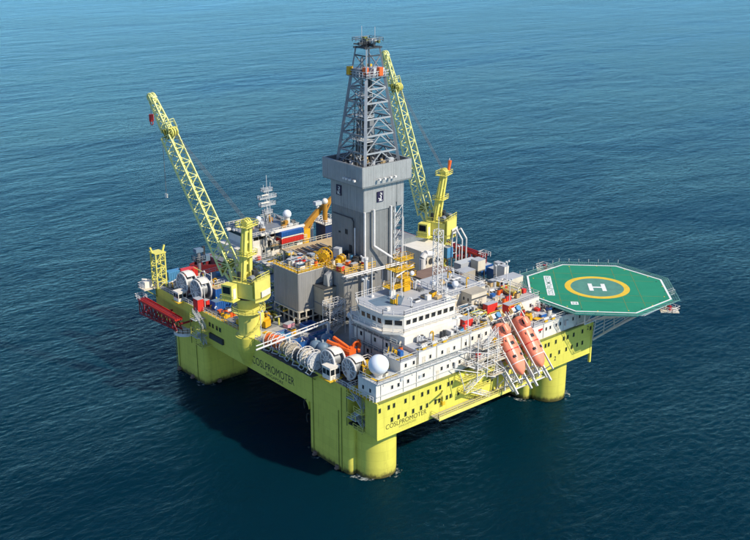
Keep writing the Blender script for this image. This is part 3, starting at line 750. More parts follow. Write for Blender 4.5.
for k in range(6):      # V struts from the accommodation edge to the rim
    xb = 57.5 + 2.0 * k; pb = Vector((xb, -8.4, 20.3 + (3.7 if k < 2 else 0)))
    t0 = Vector((59.0 + 1.75 * k, -11.8 - 1.7 * k, 25.0)); t1 = Vector((60.2 + 1.75 * k, -13.0 - 1.7 * k, 25.0))
    member('strut', 'pipe_white', hd, pb, t0, .26); member('strut', 'pipe_white', hd, pb + Vector((.8, 0, 0)), t1, .26)
for k in range(5): member('brace', 'pipe_white', hd, A0 + Vector((0, .1, 1.0 * k)), Vector((70.5 + 1.2 * k, -19 + .8 * k, 24.8)), .17)
for x in (63.0, 70.0, 77.0, 83.0):
    member('cross_beam', 'pipe_white', hd, (x, -19.0 + (3 if x > 80 or x < 65 else 0), 25.15), (x, 9.5, 25.15), .3)
for x0, y0, x1, y1 in ((67.6, 6, 84, 5), (67.6, -4, 86, -5)): member('raking_strut', 'pipe_white', hd, (x0, y0, 16.6), (x1, y1, 24.8), .3)
for x, y in ((59.5, -2.0), (59.5, 5.0), (62.0, -7.0), (66.5, 8.0)): member('support_post', 'pipe_white', hd, (x, y, 24.1), (x, y, 25.3), .3)
# access stairs on the outboard corner and foam monitors
for (px, py, lab) in ((669, 309, ''), (540, 304, ''), (545, 268, '')):
    q = at(px, py, 24.6)
    MB().boxc((q.x, q.y, 24.3), (3.2, 4.2, .18), .78).build('access_platform', 'cream', hd)
    b = MB(); b.rail([(q.x - 1.5, q.y - 1.9, 24.3), (q.x + 1.5, q.y - 1.9, 24.3), (q.x + 1.5, q.y + 1.9, 24.3), (q.x - 1.5, q.y + 1.9, 24.3)], 1.2, 1.2, .045, True); b.build('access_railing', 'pipe_white', hd)
    MB().boxc((q.x, q.y, 24.9), (.8, .8, 1.1)).build('foam_monitor', 'burner_red', hd)
q = at(664, 300, 23.6)
b = MB(); b.stair((q.x - 3.5, q.y + 3, 22.6), (q.x + 1.5, q.y - 1.5, 25.6), 1.1, (.6, .8, 0)); b.build('stair_flight', 'pipe_white', hd)
# ================================================================== LIFEBOATS
def superloft(secs, n=20):
    """secs: list of (y, half width, z bottom, z top); returns builder"""
    b = MB(); vs = []; fs = []
    for y, w, zb, zt in secs:
        zc = (zb + zt) / 2; h = (zt - zb) / 2
        for k in range(n):
            a = 2 * pi * k / n; c_, s = cos(a), sin(a); e = .75
            vs.append((w * math.copysign(abs(c_) ** e, c_), y, zc + h * math.copysign(abs(s) ** e, s)))
    for j in range(len(secs) - 1):
        for k in range(n): fs.append((j * n + k, j * n + (k + 1) % n, (j + 1) * n + (k + 1) % n, (j + 1) * n + k))
    fs.append(tuple(range(n))); fs.append(tuple(range((len(secs) - 1) * n, len(secs) * n))[::-1])
    b._add(vs, fs); return b
TILT = radians(47)
def lifeboat(x, y, z, label):
    t = thing('lifeboat', label, 'lifeboat', (x, y, z), group='free-fall lifeboats'); t.rotation_euler = (TILT, 0, 0)
    secs = [(0.4, .9, .5, 2.2), (0.0, 1.25, .1, 2.9), (-1.2, 1.6, -.1, 3.3), (-3.5, 1.85, -.25, 3.3), (-6.2, 2.0, -.3, 3.2), (-8.4, 1.92, -.25, 3.0), (-10.0, 1.6, -.05, 2.65), (-11.0, 1.1, .35, 2.25), (-11.7, .5, .75, 1.75), (-11.9, .12, 1.05, 1.4)]
    fixn(superloft(secs).build('hull', 'lifeboat_orange', t, world=False, smooth=True))
    secs = [(-.5, .6, 2.9, 3.8), (-.7, .9, 2.7, 4.2), (-2.2, .95, 2.7, 4.3), (-2.8, .7, 2.8, 3.8)]
    cu = fixn(superloft(secs, 14).build('cupola', 'lifeboat_orange', t, world=False, smooth=True))
    MB().box(-.5, .5, -2.86, -2.6, 3.35, 3.8).build('window', 'glass', cu, world=False)
    for s in (-1, 1): MB().box(s * .93 - .06, s * .93 + .06, -2.1, -1.0, 3.45, 3.9).build('window', 'glass', cu, world=False)
    for y0, y1, w, zb, zt, mm in ((-6.05, -6.3, 2.03, -.33, 3.24, 'red'), (-2.9, -3.1, 1.83, -.22, 3.33, 'mark_white'), (-9.1, -9.25, 1.84, -.24, 2.93, 'mark_white')):
        superloft([(y0, w, zb, zt), (y1, w, zb, zt)]).build('reflective_band', mm, t, world=False)
    b = MB(); b.path([(-.9, -3.4, 3.2), (-.9, -3.6, 3.65), (-.9, -8.2, 3.45), (-.9, -8.4, 2.9)], .05).path([(.9, -3.4, 3.2), (.9, -3.6, 3.65), (.9, -8.2, 3.45), (.9, -8.4, 2.9)], .05); b.build('grab_rail', 'mark_white', t, world=False)
    MB().box(-.7, .7, .3, .6, .9, 2.1).build('stern_door', 'rubber', t, world=False)
    for s in (-1, 1):
        MB().tube((s * 1.72, -1.0, 1.3), (s * 2.02, -4.2, 1.25), .1).build('rub_rail', 'red', t, world=False)
        for yy in (-4.0, -7.8): MB().box(s * 1.0 - .35, s * 1.0 + .35, yy - .3, yy + .3, 2.75, 3.06).build('hatch', 'rubber', t, world=False)
    MB().box(-.45, .45, -5.3, -4.5, 3.1, 3.36).build('hatch', 'rubber', t, world=False)
    MB().cyl(0, .6, .9, 1.9, .42, 12).build('propeller_guard', 'dark_steel', t, world=False)
    return t
def ramp(x, y, z, label):
    t = thing('launch_ramp', label, 'launch ramp', (x, y, z), group='lifeboat launch ramps'); t.rotation_euler = (TILT, 0, 0)
    for s in (-1, 1):
        MB().box(s * 2.25 - .16, s * 2.25 + .16, -15.2, 2.0, -.9, -.35).build('side_rail', 'pipe_white', t, world=False)
        MB().box(s * 2.25 - .1, s * 2.25 + .1, -13.4, 2.4, 1.5, 1.86).build('guide_rail', 'pipe_white', t, world=False)
        for yy in (1.4, -2.0, -5.4, -8.8, -12.4): MB().box(s * 2.25 - .09, s * 2.25 + .09, yy - .1, yy + .1, -.35, 1.55).build('upright', 'pipe_white', t, world=False)
    for yy in (1.5, -2, -5.5, -9, -12.4): MB().box(-2.08, 2.08, yy - .12, yy + .12, -.85, -.6).build('cross_beam', 'steel_pale', t, world=False)
    MB().box(-1.9, 1.9, 1.2, 3.0, 1.9, 2.05).build('boarding_platform', 'cream', t, world=False)
    b = MB(); b.rail([(-1.85, 1.3, 2.05), (-1.85, 2.9, 2.05), (1.85, 2.9, 2.05), (1.85, 1.3, 2.05)], 1.1, 1.2, .05); b.build('railing', 'safety_yellow', t, world=False)
    MB().cyl(.3, 1.9, 2.05, 3.4, .65, 14).build('release_drum', 'blue_pale', t, world=False)
    MB().box(-1.5, -.6, 1.5, 2.4, 2.05, 3.1).build('control_box', 'pipe_white', t, world=False)
    return t
for x, la, lb in ((36.9, 'orange free-fall lifeboat on the ramp beside the boarding balconies', 'white steel launch ramp beside the boarding balconies'),
                  (43.3, 'orange free-fall lifeboat on the ramp beside the helideck', 'white steel launch ramp on the side facing the helideck')):
    lifeboat(x, -5.0, 25.0, la); ramp(x, -5.0, 25.0, lb)
t = thing('davit_gantry', 'white steel frame carrying both lifeboat ramps over the hull side', 'gantry', (41.5, -8.6, 20))
for x in (34.6, 40.1, 45.8):
    for y, z0, z1 in ((-8.95, 12.7, 19.0), (-11.2, 13.0, 16.3), (-6.0, 24.1, 22.9)): MB().beam((x, y, z0), (x, y, z1), .26).build('post', 'pipe_white', t)
    MB().beam((x, -8.95, 13.2), (x, -11.2, 16.0), .2).build('brace', 'pipe_white', t)
    MB().beam((x, -8.95, 18.0), (x, -13.6, 13.6), .26).build('brace', 'pipe_white', t)
for y, z in ((-11.2, 16.2), (-8.95, 18.7), (-13.4, 13.9)): MB().beam((34.6, y, z), (45.8, y, z), .24).build('cross_beam', 'pipe_white', t)
MB().box(31.8, 34.2, -9.6, -8.8, 16.0, 24.0).build('access_shaft', 'beige', t)
for z in (17.5, 20.8): MB().box(30.8, 34.4, -11.2, -8.8, z, z + .15).build('landing', 'cream', t); 
for z in (17.65, 20.95): MB().rail([(30.8, -11.1, z), (34.4, -11.1, z)]).build('railing', 'pipe_white', t)

# ================================================================== DRILLING TOWER AND DERRICK
TX0, TX1, TY0, TY1 = 29.5, 42.1, 30.6, 43.2
tw = thing('drilling_tower', 'tall grey clad enclosure of the drill floor with square logos', 'tower', (35.8, 36.9, ZD))
MB().box(TX0 + .15, TX1 - 3.0, TY0 + .4, TY1 - .15, ZD, 46.0).build('core', 'clad_grey', tw)
MB().box(TX0 + .1, TX1 - .1, TY0 + .1, TY1 - .1, 46.0, 51.4).build('upper_core', 'clad_grey', tw)
clad(tw, TX0 + .15, TX1 - 3.0, TY0 + .4, TY1 - .15, 33.2, 45.9, 1.58, 'clad_grey', 'xyY')
clad(tw, TX0 + .1, TX1 - 2.6, TY0 + .1, TY1 - .1, 45.0, 51.4, 1.25, 'clad_light', 'xyY')
clad(tw, TX1 - 2.2, TX1 - .1, TY0 + .1, TY1 - .1, 45.0, 51.4, 1.05, 'clad_light', 'yXY')
CX0, CX1, CY0, CY1 = TX0 - 1.4, TX1 + 1.2, TY0 - 1.2, TY1 + 1.2
b = MB(); th = .35
b.box(CX0, CX1, CY0, CY0 + th, 51.6, 56.4); b.box(CX0, CX1, CY1 - th, CY1, 51.6, 56.4); b.box(CX0, CX0 + th, CY0 + th, CY1 - th, 51.6, 56.4); b.box(CX1 - th, CX1, CY0 + th, CY1 - th, 51.6, 56.4)
b.build('collar_wall', 'clad_grey', tw)
clad(tw, CX0, CX1, CY0, CY1, 51.7, 56.3, 1.5, 'clad_light', 'xyXY', .03)
MB().box(CX0 + .05, CX1 - .05, CY0 + .05, CY1 - .05, 51.35, 51.62).build('collar_floor', 'clad_grey', tw)
MB().box(CX0 + th, CX1 - th, CY0 + th, CY1 - th, 52.5, 54.4).build('monkey_board_floor', 'dark_steel', tw)
# logos
def logo(c, xd, nrm):
    c = Vector(c); xd = Vector(xd); nrm = Vector(nrm); up = Vector((0, 0, 1))
    def quad(mb, u0, u1, v0, v1, d):
        mb._add([c + xd * u + up * v + nrm * d for u, v in ((u0, v0), (u1, v0), (u1, v1), (u0, v1))] , [(0, 1, 2, 3)])
    b = MB(); b.boxc(c + nrm * .1, (abs(xd.x) * 1.9 + abs(nrm.x) * .2, abs(xd.y) * 1.9 + abs(nrm.y) * .2, 2.5)); o = b.build('logo_board', 'logo_dark', tw)
    b = MB()
    for u0, u1, v0, v1 in ((-.1, .45, .75, .95), (.25, .5, .35, .95), (-.15, .3, .2, .45), (.05, .3, -.55, .45), (-.6, .3, -.75, -.5), (-.6, -.35, -.75, -.25), (-.5, .6, -1.0, -.86)): quad(b, u0, u1, v0, v1, .213)
    b.build('emblem', 'mark_white', o)
logo((TX0 - .05, TY1 - 3.4, 48.9), (0, -1, 0), (-1, 0, 0)); logo((TX0 + 4.9, TY0 - .05, 48.3), (1, 0, 0), (0, -1, 0))
# big white ventilation pipes and flood lights
pp = [(TX0 + 2.6, TY0 - .6, 45.6), (TX0 + 2.6, TY0 - .6, 36.6), (TX0 + 9.0, TY0 - 3.0, 31.5)]
MB().path(pp, .3, 10).build('vent_pipe', 'pipe_white', tw)
MB().path([(TX0 - .7, TY0 + 2.6, 41.0), (TX0 - .7, TY0 + 2.6, 33.0)], .22, 8).build('vent_pipe', 'steel_pale', tw)
MB().path([(TX1 - 4.4, TY0 - .3, 45.5), (TX1 - 4.4, TY0 - .3, 31.0)], .26, 8).build('vent_pipe', 'pipe_white', tw)
MB().path([(TX0 + .1, TY0 - .15, 45.2), (TX0 + .1, TY0 - .15, 30.0)], .3, 8).build('corner_pipe', 'pipe_white', tw)
b = MB(); x = TX0 - .25; b.path([(x, TY1 - 1, 42.9), (x, TY0 + 4.2, 42.9)], .12); b.path([(x, TY0 + 4.2, 42.9), (x, TY0 + 3.6, 42.2), (x, TY0 + 3.6, 33.2)], .16); b.build('cable_tray', 'dark_steel', tw)
MB().box(TX0 - .05, TX0 + .1, TY0 + 6.2, TY0 + 7.1, 38.4, 39.6).build('hatch', 'rubber', tw); MB().box(TX0 - .05, TX0 + .1, TY0 + 9.0, TY0 + 9.6, 38.2, 38.6).build('hatch', 'rubber', tw)
MB().box(TX0 - .06, TX0 + .1, TY0 + 4.6, TY0 + 5.6, 33.2, 36.0).build('door', 'rubber', tw)
for a, side in ((TX0 + 3.0, 0), (TX0 + 4.6, 0), (TX0 + 6.4, 0), (TX0 + 7.8, 0), (TY0 + .6, 1), (TY0 + 2.2, 1), (TY0 + 3.4, 1), (TY0 + 4.4, 1)):
    b = MB(); c0 = (a, CY0 - .1, 52.6) if side == 0 else (CX0 - .1, a, 52.6)
    d = (0, -.9, .5) if side == 0 else (-.9, 0, .5)
    p1 = (c0[0] + d[0], c0[1] + d[1], c0[2] + d[2]); b.tube(c0, p1, .06); b.boxc(p1, (.55, .55, .45)); b.build('flood_light', 'pipe_white', tw)
# open stair tower clinging to the lit side
st0, st1 = TX1 - 2.8, TX1 - .3
for x in (st0, st1):
    for y in (TY0 + .2, TY0 + 2.8): member('stair_tower_post', 'steel_pale', tw, (x, y, 22), (x, y, 45.0), .22)
for k in range(8):
    z = 23.5 + 2.7 * k
    MB().box(st0, st1, TY0 + .2, TY0 + 2.8, z, z + .1).build('stair_landing', 'steel_grey', tw)
    member('stair_brace', 'pipe_white', tw, (st0, TY0 + .15, z), (st1, TY0 + .15, z + 2.6), .13)
    MB().stair((st0 + .3, TY0 + .9 + (k % 2), z), (st1 - .3, TY0 + .9 + (k % 2), z + 2.7), .7).build('stair_flight', 'pipe_white', tw)
for k in range(5): member('side_pipe', 'pipe_white', tw, (TX1 - .8 + .25 * (k % 3), TY0 - .2 - .2 * (k % 2), 24 + k), (TX1 - .8 + .25 * (k % 3), TY0 - .2 - .2 * (k % 2), 40 + k), .16, round_=True)

de = thing('derrick', 'steel lattice derrick tapering up from the grey tower to its crown', 'derrick', (35.8, 36.9, 54))
dcx, dcy = 35.8, 36.6
def dlev(z):
    return 5.35 + (2.75 - 5.35) * (z - 54.4) / (76.0 - 54.4)
def dc(z, s=None):
    h = dlev(z) if s is None else s
    return [Vector((dcx + a * h, dcy + c_ * h, z)) for a, c_ in ((-1, -1), (1, -1), (1, 1), (-1, 1))]
Zs = [54.4, 58.6, 62.6, 66.4, 70.0, 73.2, 76.0]
top = dc(84.0, 1.9); top[0] = Vector((dcx - 1.9, dcy - .2, 84.0))
for i in range(4):
    member('leg', 'derrick_grey' if i == 0 else 'steel_grey', de, dc(54.4)[i], dc(76.0)[i], .66)  # near leg paler, the others darker: sunlight and shade put into the greys
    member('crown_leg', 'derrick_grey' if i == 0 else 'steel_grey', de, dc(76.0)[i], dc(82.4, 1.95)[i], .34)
for k in range(len(Zs) - 1):
    A, B = dc(Zs[k]), dc(Zs[k + 1])
    for i in range(4):
        j = (i + 1) % 4
        if i == 1 and k < 3: pass
        member('girt', 'derrick_grey' if i == 0 else 'steel_grey', de, B[i], B[j], .36)  # sunlit face gets the paler grey, shade on the other faces is painted in
        if k < 4:      # K braces
            mid = (B[i] + B[j]) / 2
            mm = 'derrick_grey' if i < 1 else 'steel_grey'; member('brace', mm, de, A[i], mid, .23); member('brace', mm, de, A[j], mid, .23); h0, h1 = (A[i] + mid) / 2, (A[j] + mid) / 2; member('secondary_brace', 'steel_grey', de, h0, h1, .16); member('secondary_brace', 'steel_grey', de, h0, (A[i] + B[i]) / 2, .15); member('secondary_brace', 'steel_grey', de, h1, (A[j] + B[j]) / 2, .15)  # braces too: lit front face pale, shaded sides coloured darker
        else:
            member('brace', 'derrick_grey', de, A[i], B[j], .2); member('brace', 'derrick_grey', de, A[j], B[i], .2)
for i in range(4): member('girt', 'steel_pale', de, dc(54.6)[i], dc(54.6)[(i + 1) % 4], .3)
# water table, crown platform
MB().box(dcx - 3.5, dcx + 3.5, dcy - 3.5, dcy + 3.5, 75.8, 76.0).build('water_table', 'steel_grey', de)
b = MB(); b.rail([(dcx - 3.5, dcy - 3.5, 76), (dcx + 3.5, dcy - 3.5, 76), (dcx + 3.5, dcy + 3.5, 76), (dcx - 3.5, dcy + 3.5, 76)], 1.2, 1.2, .06, True); b.build('railing', 'steel_pale', de)
MB().box(dcx - 3.2, dcx - 1.0, dcy - 1, dcy + 3, 76, 77.6).build('crown_machinery', 'steel_grey', de); MB().box(dcx - .5, dcx + 2.8, dcy - 2.8, dcy + .5, 76, 77.8).build('crown_machinery', 'steel_pale', de)
for dx, dy, m_ in ((-3.3, 2.6, 'machine_yellow'), (-2.2, -1.8, 'orange'), (1.0, -3.2, 'orange'), (2.6, 2.6, 'safety_yellow')): MB().boxc((dcx + dx, dcy + dy, 77.1), (1.1, 1.0, 1.9)).build('sheave_block', m_, de)
b = MB()
for dx in (-1.95, 1.95): b.beam((dcx + dx, dcy - 2.2, 82.4), (dcx + dx, dcy + 2.2, 82.4), .35)
for dy in (-1.95, 1.95): b.beam((dcx - 2.6, dcy + dy, 82.4), (dcx + 2.6, dcy + dy, 82.4), .35)
b.beam((dcx - 2.8, dcy, 83.3), (dcx + 2.8, dcy, 83.6), .6); b.beam((dcx, dcy - 2.4, 83.0), (dcx, dcy + 2.4, 83.0), .5)
b.beam((dcx - 2.6, dcy - 2.0, 82.4), (dcx + 2.6, dcy + 2.0, 83.2), .3).beam((dcx + 2.6, dcy - 2.0, 82.4), (dcx - 2.6, dcy + 2.0, 83.2), .3).beam((dcx - 2.0, dcy - 2.0, 80.6), (dcx + 2.0, dcy - 2.0, 80.6), .28).beam((dcx - 2.0, dcy - 2.0, 80.6), (dcx - 2.0, dcy + 2.0, 80.6), .28)
b.build('crown_frame', 'dark_steel', de)
for i in range(4): member('crown_brace', 'steel_grey', de, dc(76.0)[i], dc(80.6, 2.1)[(i + 1) % 4], .2)
for k in range(9): MB().boxc((dcx + random.uniform(-2.2, 2.2), dcy + random.uniform(-2, 2), random.uniform(83.2, 84.4)), (random.uniform(.4, 1.1), random.uniform(.4, 1.0), random.uniform(.4, 1.3))).build('crown_machinery', random.choice(['dark_steel', 'steel_grey', 'steel_pale', 'olive']), de)
for dx, dy, s in ((-1.2, 0, .9), (0, .4, 1.0), (1.2, -.3, .9), (2.0, 1.0, .7)): MB().ring((dcx + dx, dcy + dy, 83.4), (1, 0, 0), s, .16, 18, 5).build('crown_sheave', 'dark_steel', de)
b = MB(); b.rail([(dcx - 2.6, dcy - 2.4, 83.7), (dcx + 2.6, dcy - 2.4, 83.7), (dcx + 2.6, dcy + 2.4, 83.7), (dcx - 2.6, dcy + 2.4, 83.7)], .9, 1.3, .05, True); b.build('crown_railing', 'steel_grey', de)
for dx, dy, h in ((-1.3, 0.6, 3.6), (2.0, -.2, 3.2)): MB().tube((dcx + dx, dcy + dy, 83.6), (dcx + dx, dcy + dy, 83.6 + h), .06).build('whip_antenna', 'steel_pale', de)
# inside: guide rails, standpipes, fingerboards, pipe stands
for dx, dy, m_ in ((-1.5, .8, 'steel_grey'), (1.4, .8, 'steel_grey'), (-.2, 1.8, 'dark_steel')): member('guide_rail', m_, de, (dcx + dx, dcy + dy, 54.4), (dcx + dx * .8, dcy + dy, 80), .36)
for k in range(28): member('pipe_stand', ('dark_steel', 'steel_grey', 'dark_steel', 'steel_pale')[k % 4], de, (dcx - 3.6 + .46 * (k % 14), dcy + .2 + 1.3 * (k // 14), 54.4), (dcx - 2.7 + .36 * (k % 14), dcy + .2 + 1.0 * (k // 14), 66 + 1.6 * (k % 5)), .22, round_=True)
for z, s in ((61.0, .8), (66.6, .75), (71.2, .7)):
    h = dlev(z) * s; MB().box(dcx - h, dcx - .6, dcy - h, dcy + h * .7, z, z + .2).build('fingerboard', 'steel_pale', de)
    b = MB(); b.rail([(dcx - h, dcy + h * .7, z), (dcx - h, dcy - h, z), (dcx - .6, dcy - h, z)], 1.1, 1.3, .05); b.build('fingerboard_railing', 'steel_pale', de)
for k in range(26):
    x, y = dcx + random.uniform(-5.0, 4.8), dcy + random.uniform(-5.2, 4.6); h = random.uniform(.6, 2.6); s = random.uniform(.4, 1.3)
    MB().boxc((x, y, 54.4 + h / 2), (s, random.uniform(.4, 1.4), h), random.uniform(0, 1.5)).build('drilling_equipment', random.choice(['dark_steel', 'steel_grey', 'dark_steel', 'steel_pale', 'tan']), de)
for k in range(10):
    x, y = dcx + random.uniform(-4.6, 4.4), dcy + random.uniform(-5, 4); MB().tube((x, y, 54.4), (x + random.uniform(-2, 2), y + random.uniform(-2, 2), 54.4 + random.uniform(1.5, 4)), .13).build('hose', random.choice(['dark_steel', 'steel_pale', 'pipe_white']), de)
member('top_drive_rail', 'dark_steel', de, (dcx + .6, dcy - .2, 54.4), (dcx + .5, dcy - .2, 76), .7)
MB().boxc((dcx + .4, dcy - .4, 63.5), (1.3, 1.2, 4.0)).build('top_drive', 'steel_grey', de)

# ================================================================== GREY EQUIPMENT MODULES beside the tower
md = thing('equipment_module', 'grey metal-clad equipment module with yellow-edged roof beside the drilling tower', 'building', (17, 36, ZD))
MB().box(12.3, 20.2, 33.8, 43.5, 23.6, 32.9).build('core', 'clad_module', md)
MB().box(20.2, 29.4, 26.6, 43.5, 22.4, 32.9).build('core', 'clad_module', md)
clad(md, 12.3, 20.2, 33.8, 43.5, 23.8, 32.9, 1.6, 'clad_module', 'xyY', .03)
clad(md, 20.2, 29.4, 26.6, 43.5, 22.6, 32.9, 1.55, 'clad_module', 'yX', .03)
clad(md, 20.2, 29.4, 26.6, 33.7, 22.6, 32.9, 1.45, 'clad_module', 'x', .03)
MB().box(12.1, 20.3, 33.6, 43.6, 32.9, 33.1).build('roof', 'deck_pale', md); MB().box(20.2, 29.6, 26.4, 43.7, 32.9, 33.098).build('roof', 'tan', md)
MB().box(16.6, 20.15, 29.6, 33.6, 22.6, 29.4).build('annexe', 'beige', md); MB().box(16.4, 20.15, 29.4, 33.6, 29.4, 29.55).build('annexe_roof', 'dark_steel', md)
MB().box(16.5, 20.1, 29.5, 33.5, 25.2, 25.5).build('annexe_trim', 'steel_grey', md)
b = MB(); b._add([(18.2, 30.2, 29.5), (19.6, 30.2, 29.5), (19.6, 32.0, 29.5), (18.2, 32.0, 29.5), (18.2, 30.6, 32.2), (19.6, 30.4, 32.9), (19.6, 31.6, 32.9), (18.2, 31.6, 32.2)], [(0, 3, 2, 1), (4, 5, 6, 7), (0, 1, 5, 4), (1, 2, 6, 5), (2, 3, 7, 6), (3, 0, 4, 7)]); b.build('intake_hood', 'clad_light', md)
b = MB(); b.rail([(12.2, 43.4, 33.1), (12.2, 33.7, 33.1), (20.2, 33.7, 33.1), (20.2, 26.5, 33.1), (29.5, 26.5, 33.1)], 1.15, 1.2, .06); b.build('railing', 'safety_yellow', md)
MB().box(12.25, 13.0, 33.8, 43.4, 33.1, 33.15).build('walkway_line', 'safety_yellow', md); MB().box(13.0, 20.0, 33.8, 34.6, 33.1, 33.15).build('walkway_line', 'safety_yellow', md); MB().box(17.6, 18.4, 34.6, 43.2, 33.1, 33.15).build('walkway_line', 'safety_yellow', md)
# portal frame base
for k in range(6):
    y = 33.9 + 1.9 * k; member('base_post', 'cream', md, (12.2, y, ZD), (12.2, y, 23.6), .3)
for k in range(5):
    x = 12.3 + 2.0 * k; member('base_post', 'cream', md, (x, 33.7, ZD), (x, 33.7, 23.6), .3)
for z in (21.8, 23.55): member('base_beam', 'cream', md, (12.1, 33.6, z), (12.1, 43.4, z), .28); member('base_beam', 'cream', md, (12.1, 33.6, z), (20.2, 33.6, z), .28)
MB().box(13.0, 29.0, 35.0, 43.0, ZD, 23.6).build('base_core', 'dark_steel', md)
# roof clutter: each a thing
def deck_box(name, label, cat, p, s, rz, m, group=None, feet=True):
    t = thing(name, label, cat, p, rz, group)
    b = MB(); b.box(-s[0] / 2, s[0] / 2, -s[1] / 2, s[1] / 2, .12, s[2]); b.build('body', m, t, world=False)
    b = MB(); b.box(-s[0] / 2 - .04, s[0] / 2 + .04, -s[1] / 2 - .04, s[1] / 2 + .04, s[2], s[2] + .06); b.build('lid', 'roof_grey' if m != 'roof_grey' else 'steel_pale', t, world=False)
    if feet:
        b = MB()
        for sx in (-1, 1): b.box(sx * s[0] * .38 - .1, sx * s[0] * .38 + .1, -s[1] / 2, s[1] / 2, 0, .12)
        b.build('skid', 'dark_steel', t, world=False)
    return t
def cable_reel(p, rz, R, W, m, label, group=None, cm='machine_yellow'):
    t = thing('cable_reel', label, 'reel', p, rz, group)
    for s in (-1, 1):
        b = MB(); b.ring((s * W / 2, 0, R + .25), (1, 0, 0), R, .13, 24, 6)
        for k in range(6): a = pi * k / 6; b.beam((s * W / 2, -R * cos(a), R + .25 - R * sin(a)), (s * W / 2, R * cos(a), R + .25 + R * sin(a)), .14)
        b.build('flange', m, t, world=False)
    MB().tube((-W / 2, 0, R + .25), (W / 2, 0, R + .25), R * .62, 20).build('drum', cm, t, world=False, smooth=True)
    b = MB()
    for s in (-1, 1): b.beam((s * (W / 2 + .2), -R * .8, 0), (s * (W / 2 + .2), 0, R + .25), .15).beam((s * (W / 2 + .2), R * .8, 0), (s * (W / 2 + .2), 0, R + .25), .15)
    b.build('stand', m, t, world=False); return t
q = at(324, 264, 33.1); cable_reel((q.x, q.y, 33.1), radians(35), 1.75, 2.0, 'machine_yellow', 'big bright yellow cable reel on the module roof against the tower', cm='machine_yellow')
q = at(341, 263, 33.1); cable_reel((q.x, q.y, 33.1), radians(20), .9, 1.3, 'machine_yellow', 'small yellow hose reel on the module roof by the tower door')
for px, py, s, m_, lab, nm, cat in ((338, 258, (1.8, 1.6, 2.6), 'steel_pale', 'pale cylinder-topped pump unit next to the tower foot', 'pump_unit', 'pump'), (292, 262, (2.6, 1.6, .9), 'slate_blue', 'flat blue-grey crate on the yellow-edged module roof', 'crate', 'crate'),
     (304, 264, (3.0, 1.4, .7), 'dark_steel', 'low dark toolbox on the yellow-edged module roof', 'tool_box', 'box'), (300, 258, (1.0, 1.0, 1.1), 'navy', 'small navy bin on the module roof', 'bin', 'bin'),
     (340.5, 271, (1.4, 1.4, 1.3), 'red', 'red box at the edge of the module roof', 'equipment_box', 'box'), (290, 255, (1.6, 1.0, .8), 'safety_yellow', 'yellow locker at the far corner of the module roof', 'locker', 'locker'),
     (312, 256, (1.2, .8, .6), 'blue_pale', 'pale blue drum crate on the module roof', 'crate', 'crate'), (348, 265, (1.2, .8, 1.0), 'orange', 'orange valve box near the foot of the tower', 'valve_box', 'box'), (354, 266, (1.6, 1.0, .7), 'tan', 'tan wooden crate near the foot of the tower', 'crate', 'crate')):
    q = at(px, py, 33.15); deck_box(nm, lab, cat, (q.x, q.y, 33.15), s, random.uniform(0, .6), m_)
# white pipe bridge from the tower foot to the wheelhouse
t = thing('pipe_bridge', 'white pipe bundle running along the module roof edge towards the wheelhouse', 'pipe bridge', (30, 26, 33))
a0, a1 = at(342, 277, 33.6), at(402, 262, 33.6)
for k in range(4): MB().tube(a0 + Vector((0, -.5 * k, .25 * (k % 2))), a1 + Vector((0, -.5 * k, .25 * (k % 2))), .17, 8).build('pipe', 'pipe_white' if k != 2 else 'steel_grey', t)
for k in range(7):
    p = a0.lerp(a1, k / 6); MB().box(p.x - .12, p.x + .12, p.y - 1.9, p.y + .4, 33.1 if p.x < 29 else 30.5, 33.4).build('pipe_support', 'steel_grey', t)
for px, py in ((368, 280), (383, 268)):
    p = at(px, py, 33.4); MB().beam((p.x, p.y, ZD), (p.x, p.y, 33.4), .45).build('column', 'pipe_white', t)
# scaffold stair in front of the module annexe
q = at(333, 326, 22.0)
t = thing('scaffold_stairs', 'white scaffold stairs with railings in front of the grey module annexe', 'stairs', (q.x, q.y, ZD))
x0, y0 = q.x, q.y
for k, z in enumerate((22.5, 24.8, 27.0)):
    MB().box(x0 - 1.8, x0 + 2.6, y0 - 1.2, y0 + 1.4, z, z + .12).build('landing', 'steel_grey', t)
    b = MB(); b.rail([(x0 - 1.8, y0 - 1.2, z + .12), (x0 + 2.6, y0 - 1.2, z + .12), (x0 + 2.6, y0 + 1.4, z + .12), (x0 - 1.8, y0 + 1.4, z + .12)], 1.1, 1.2, .05, True); b.build('railing', 'pipe_white', t)
    MB().stair((x0 - 1.4 if k % 2 else x0 + 2.2, y0 - .6, z), (x0 + 2.2 if k % 2 else x0 - 1.4, y0 - .6, z - 2.3), .8).build('stair_flight', 'pipe_white', t)
for dx in (-1.8, 2.6):
    for dy in (-1.2, 1.4): MB().beam((x0 + dx, y0 + dy, ZD), (x0 + dx, y0 + dy, 28.2), .14).build('post', 'pipe_white', t)

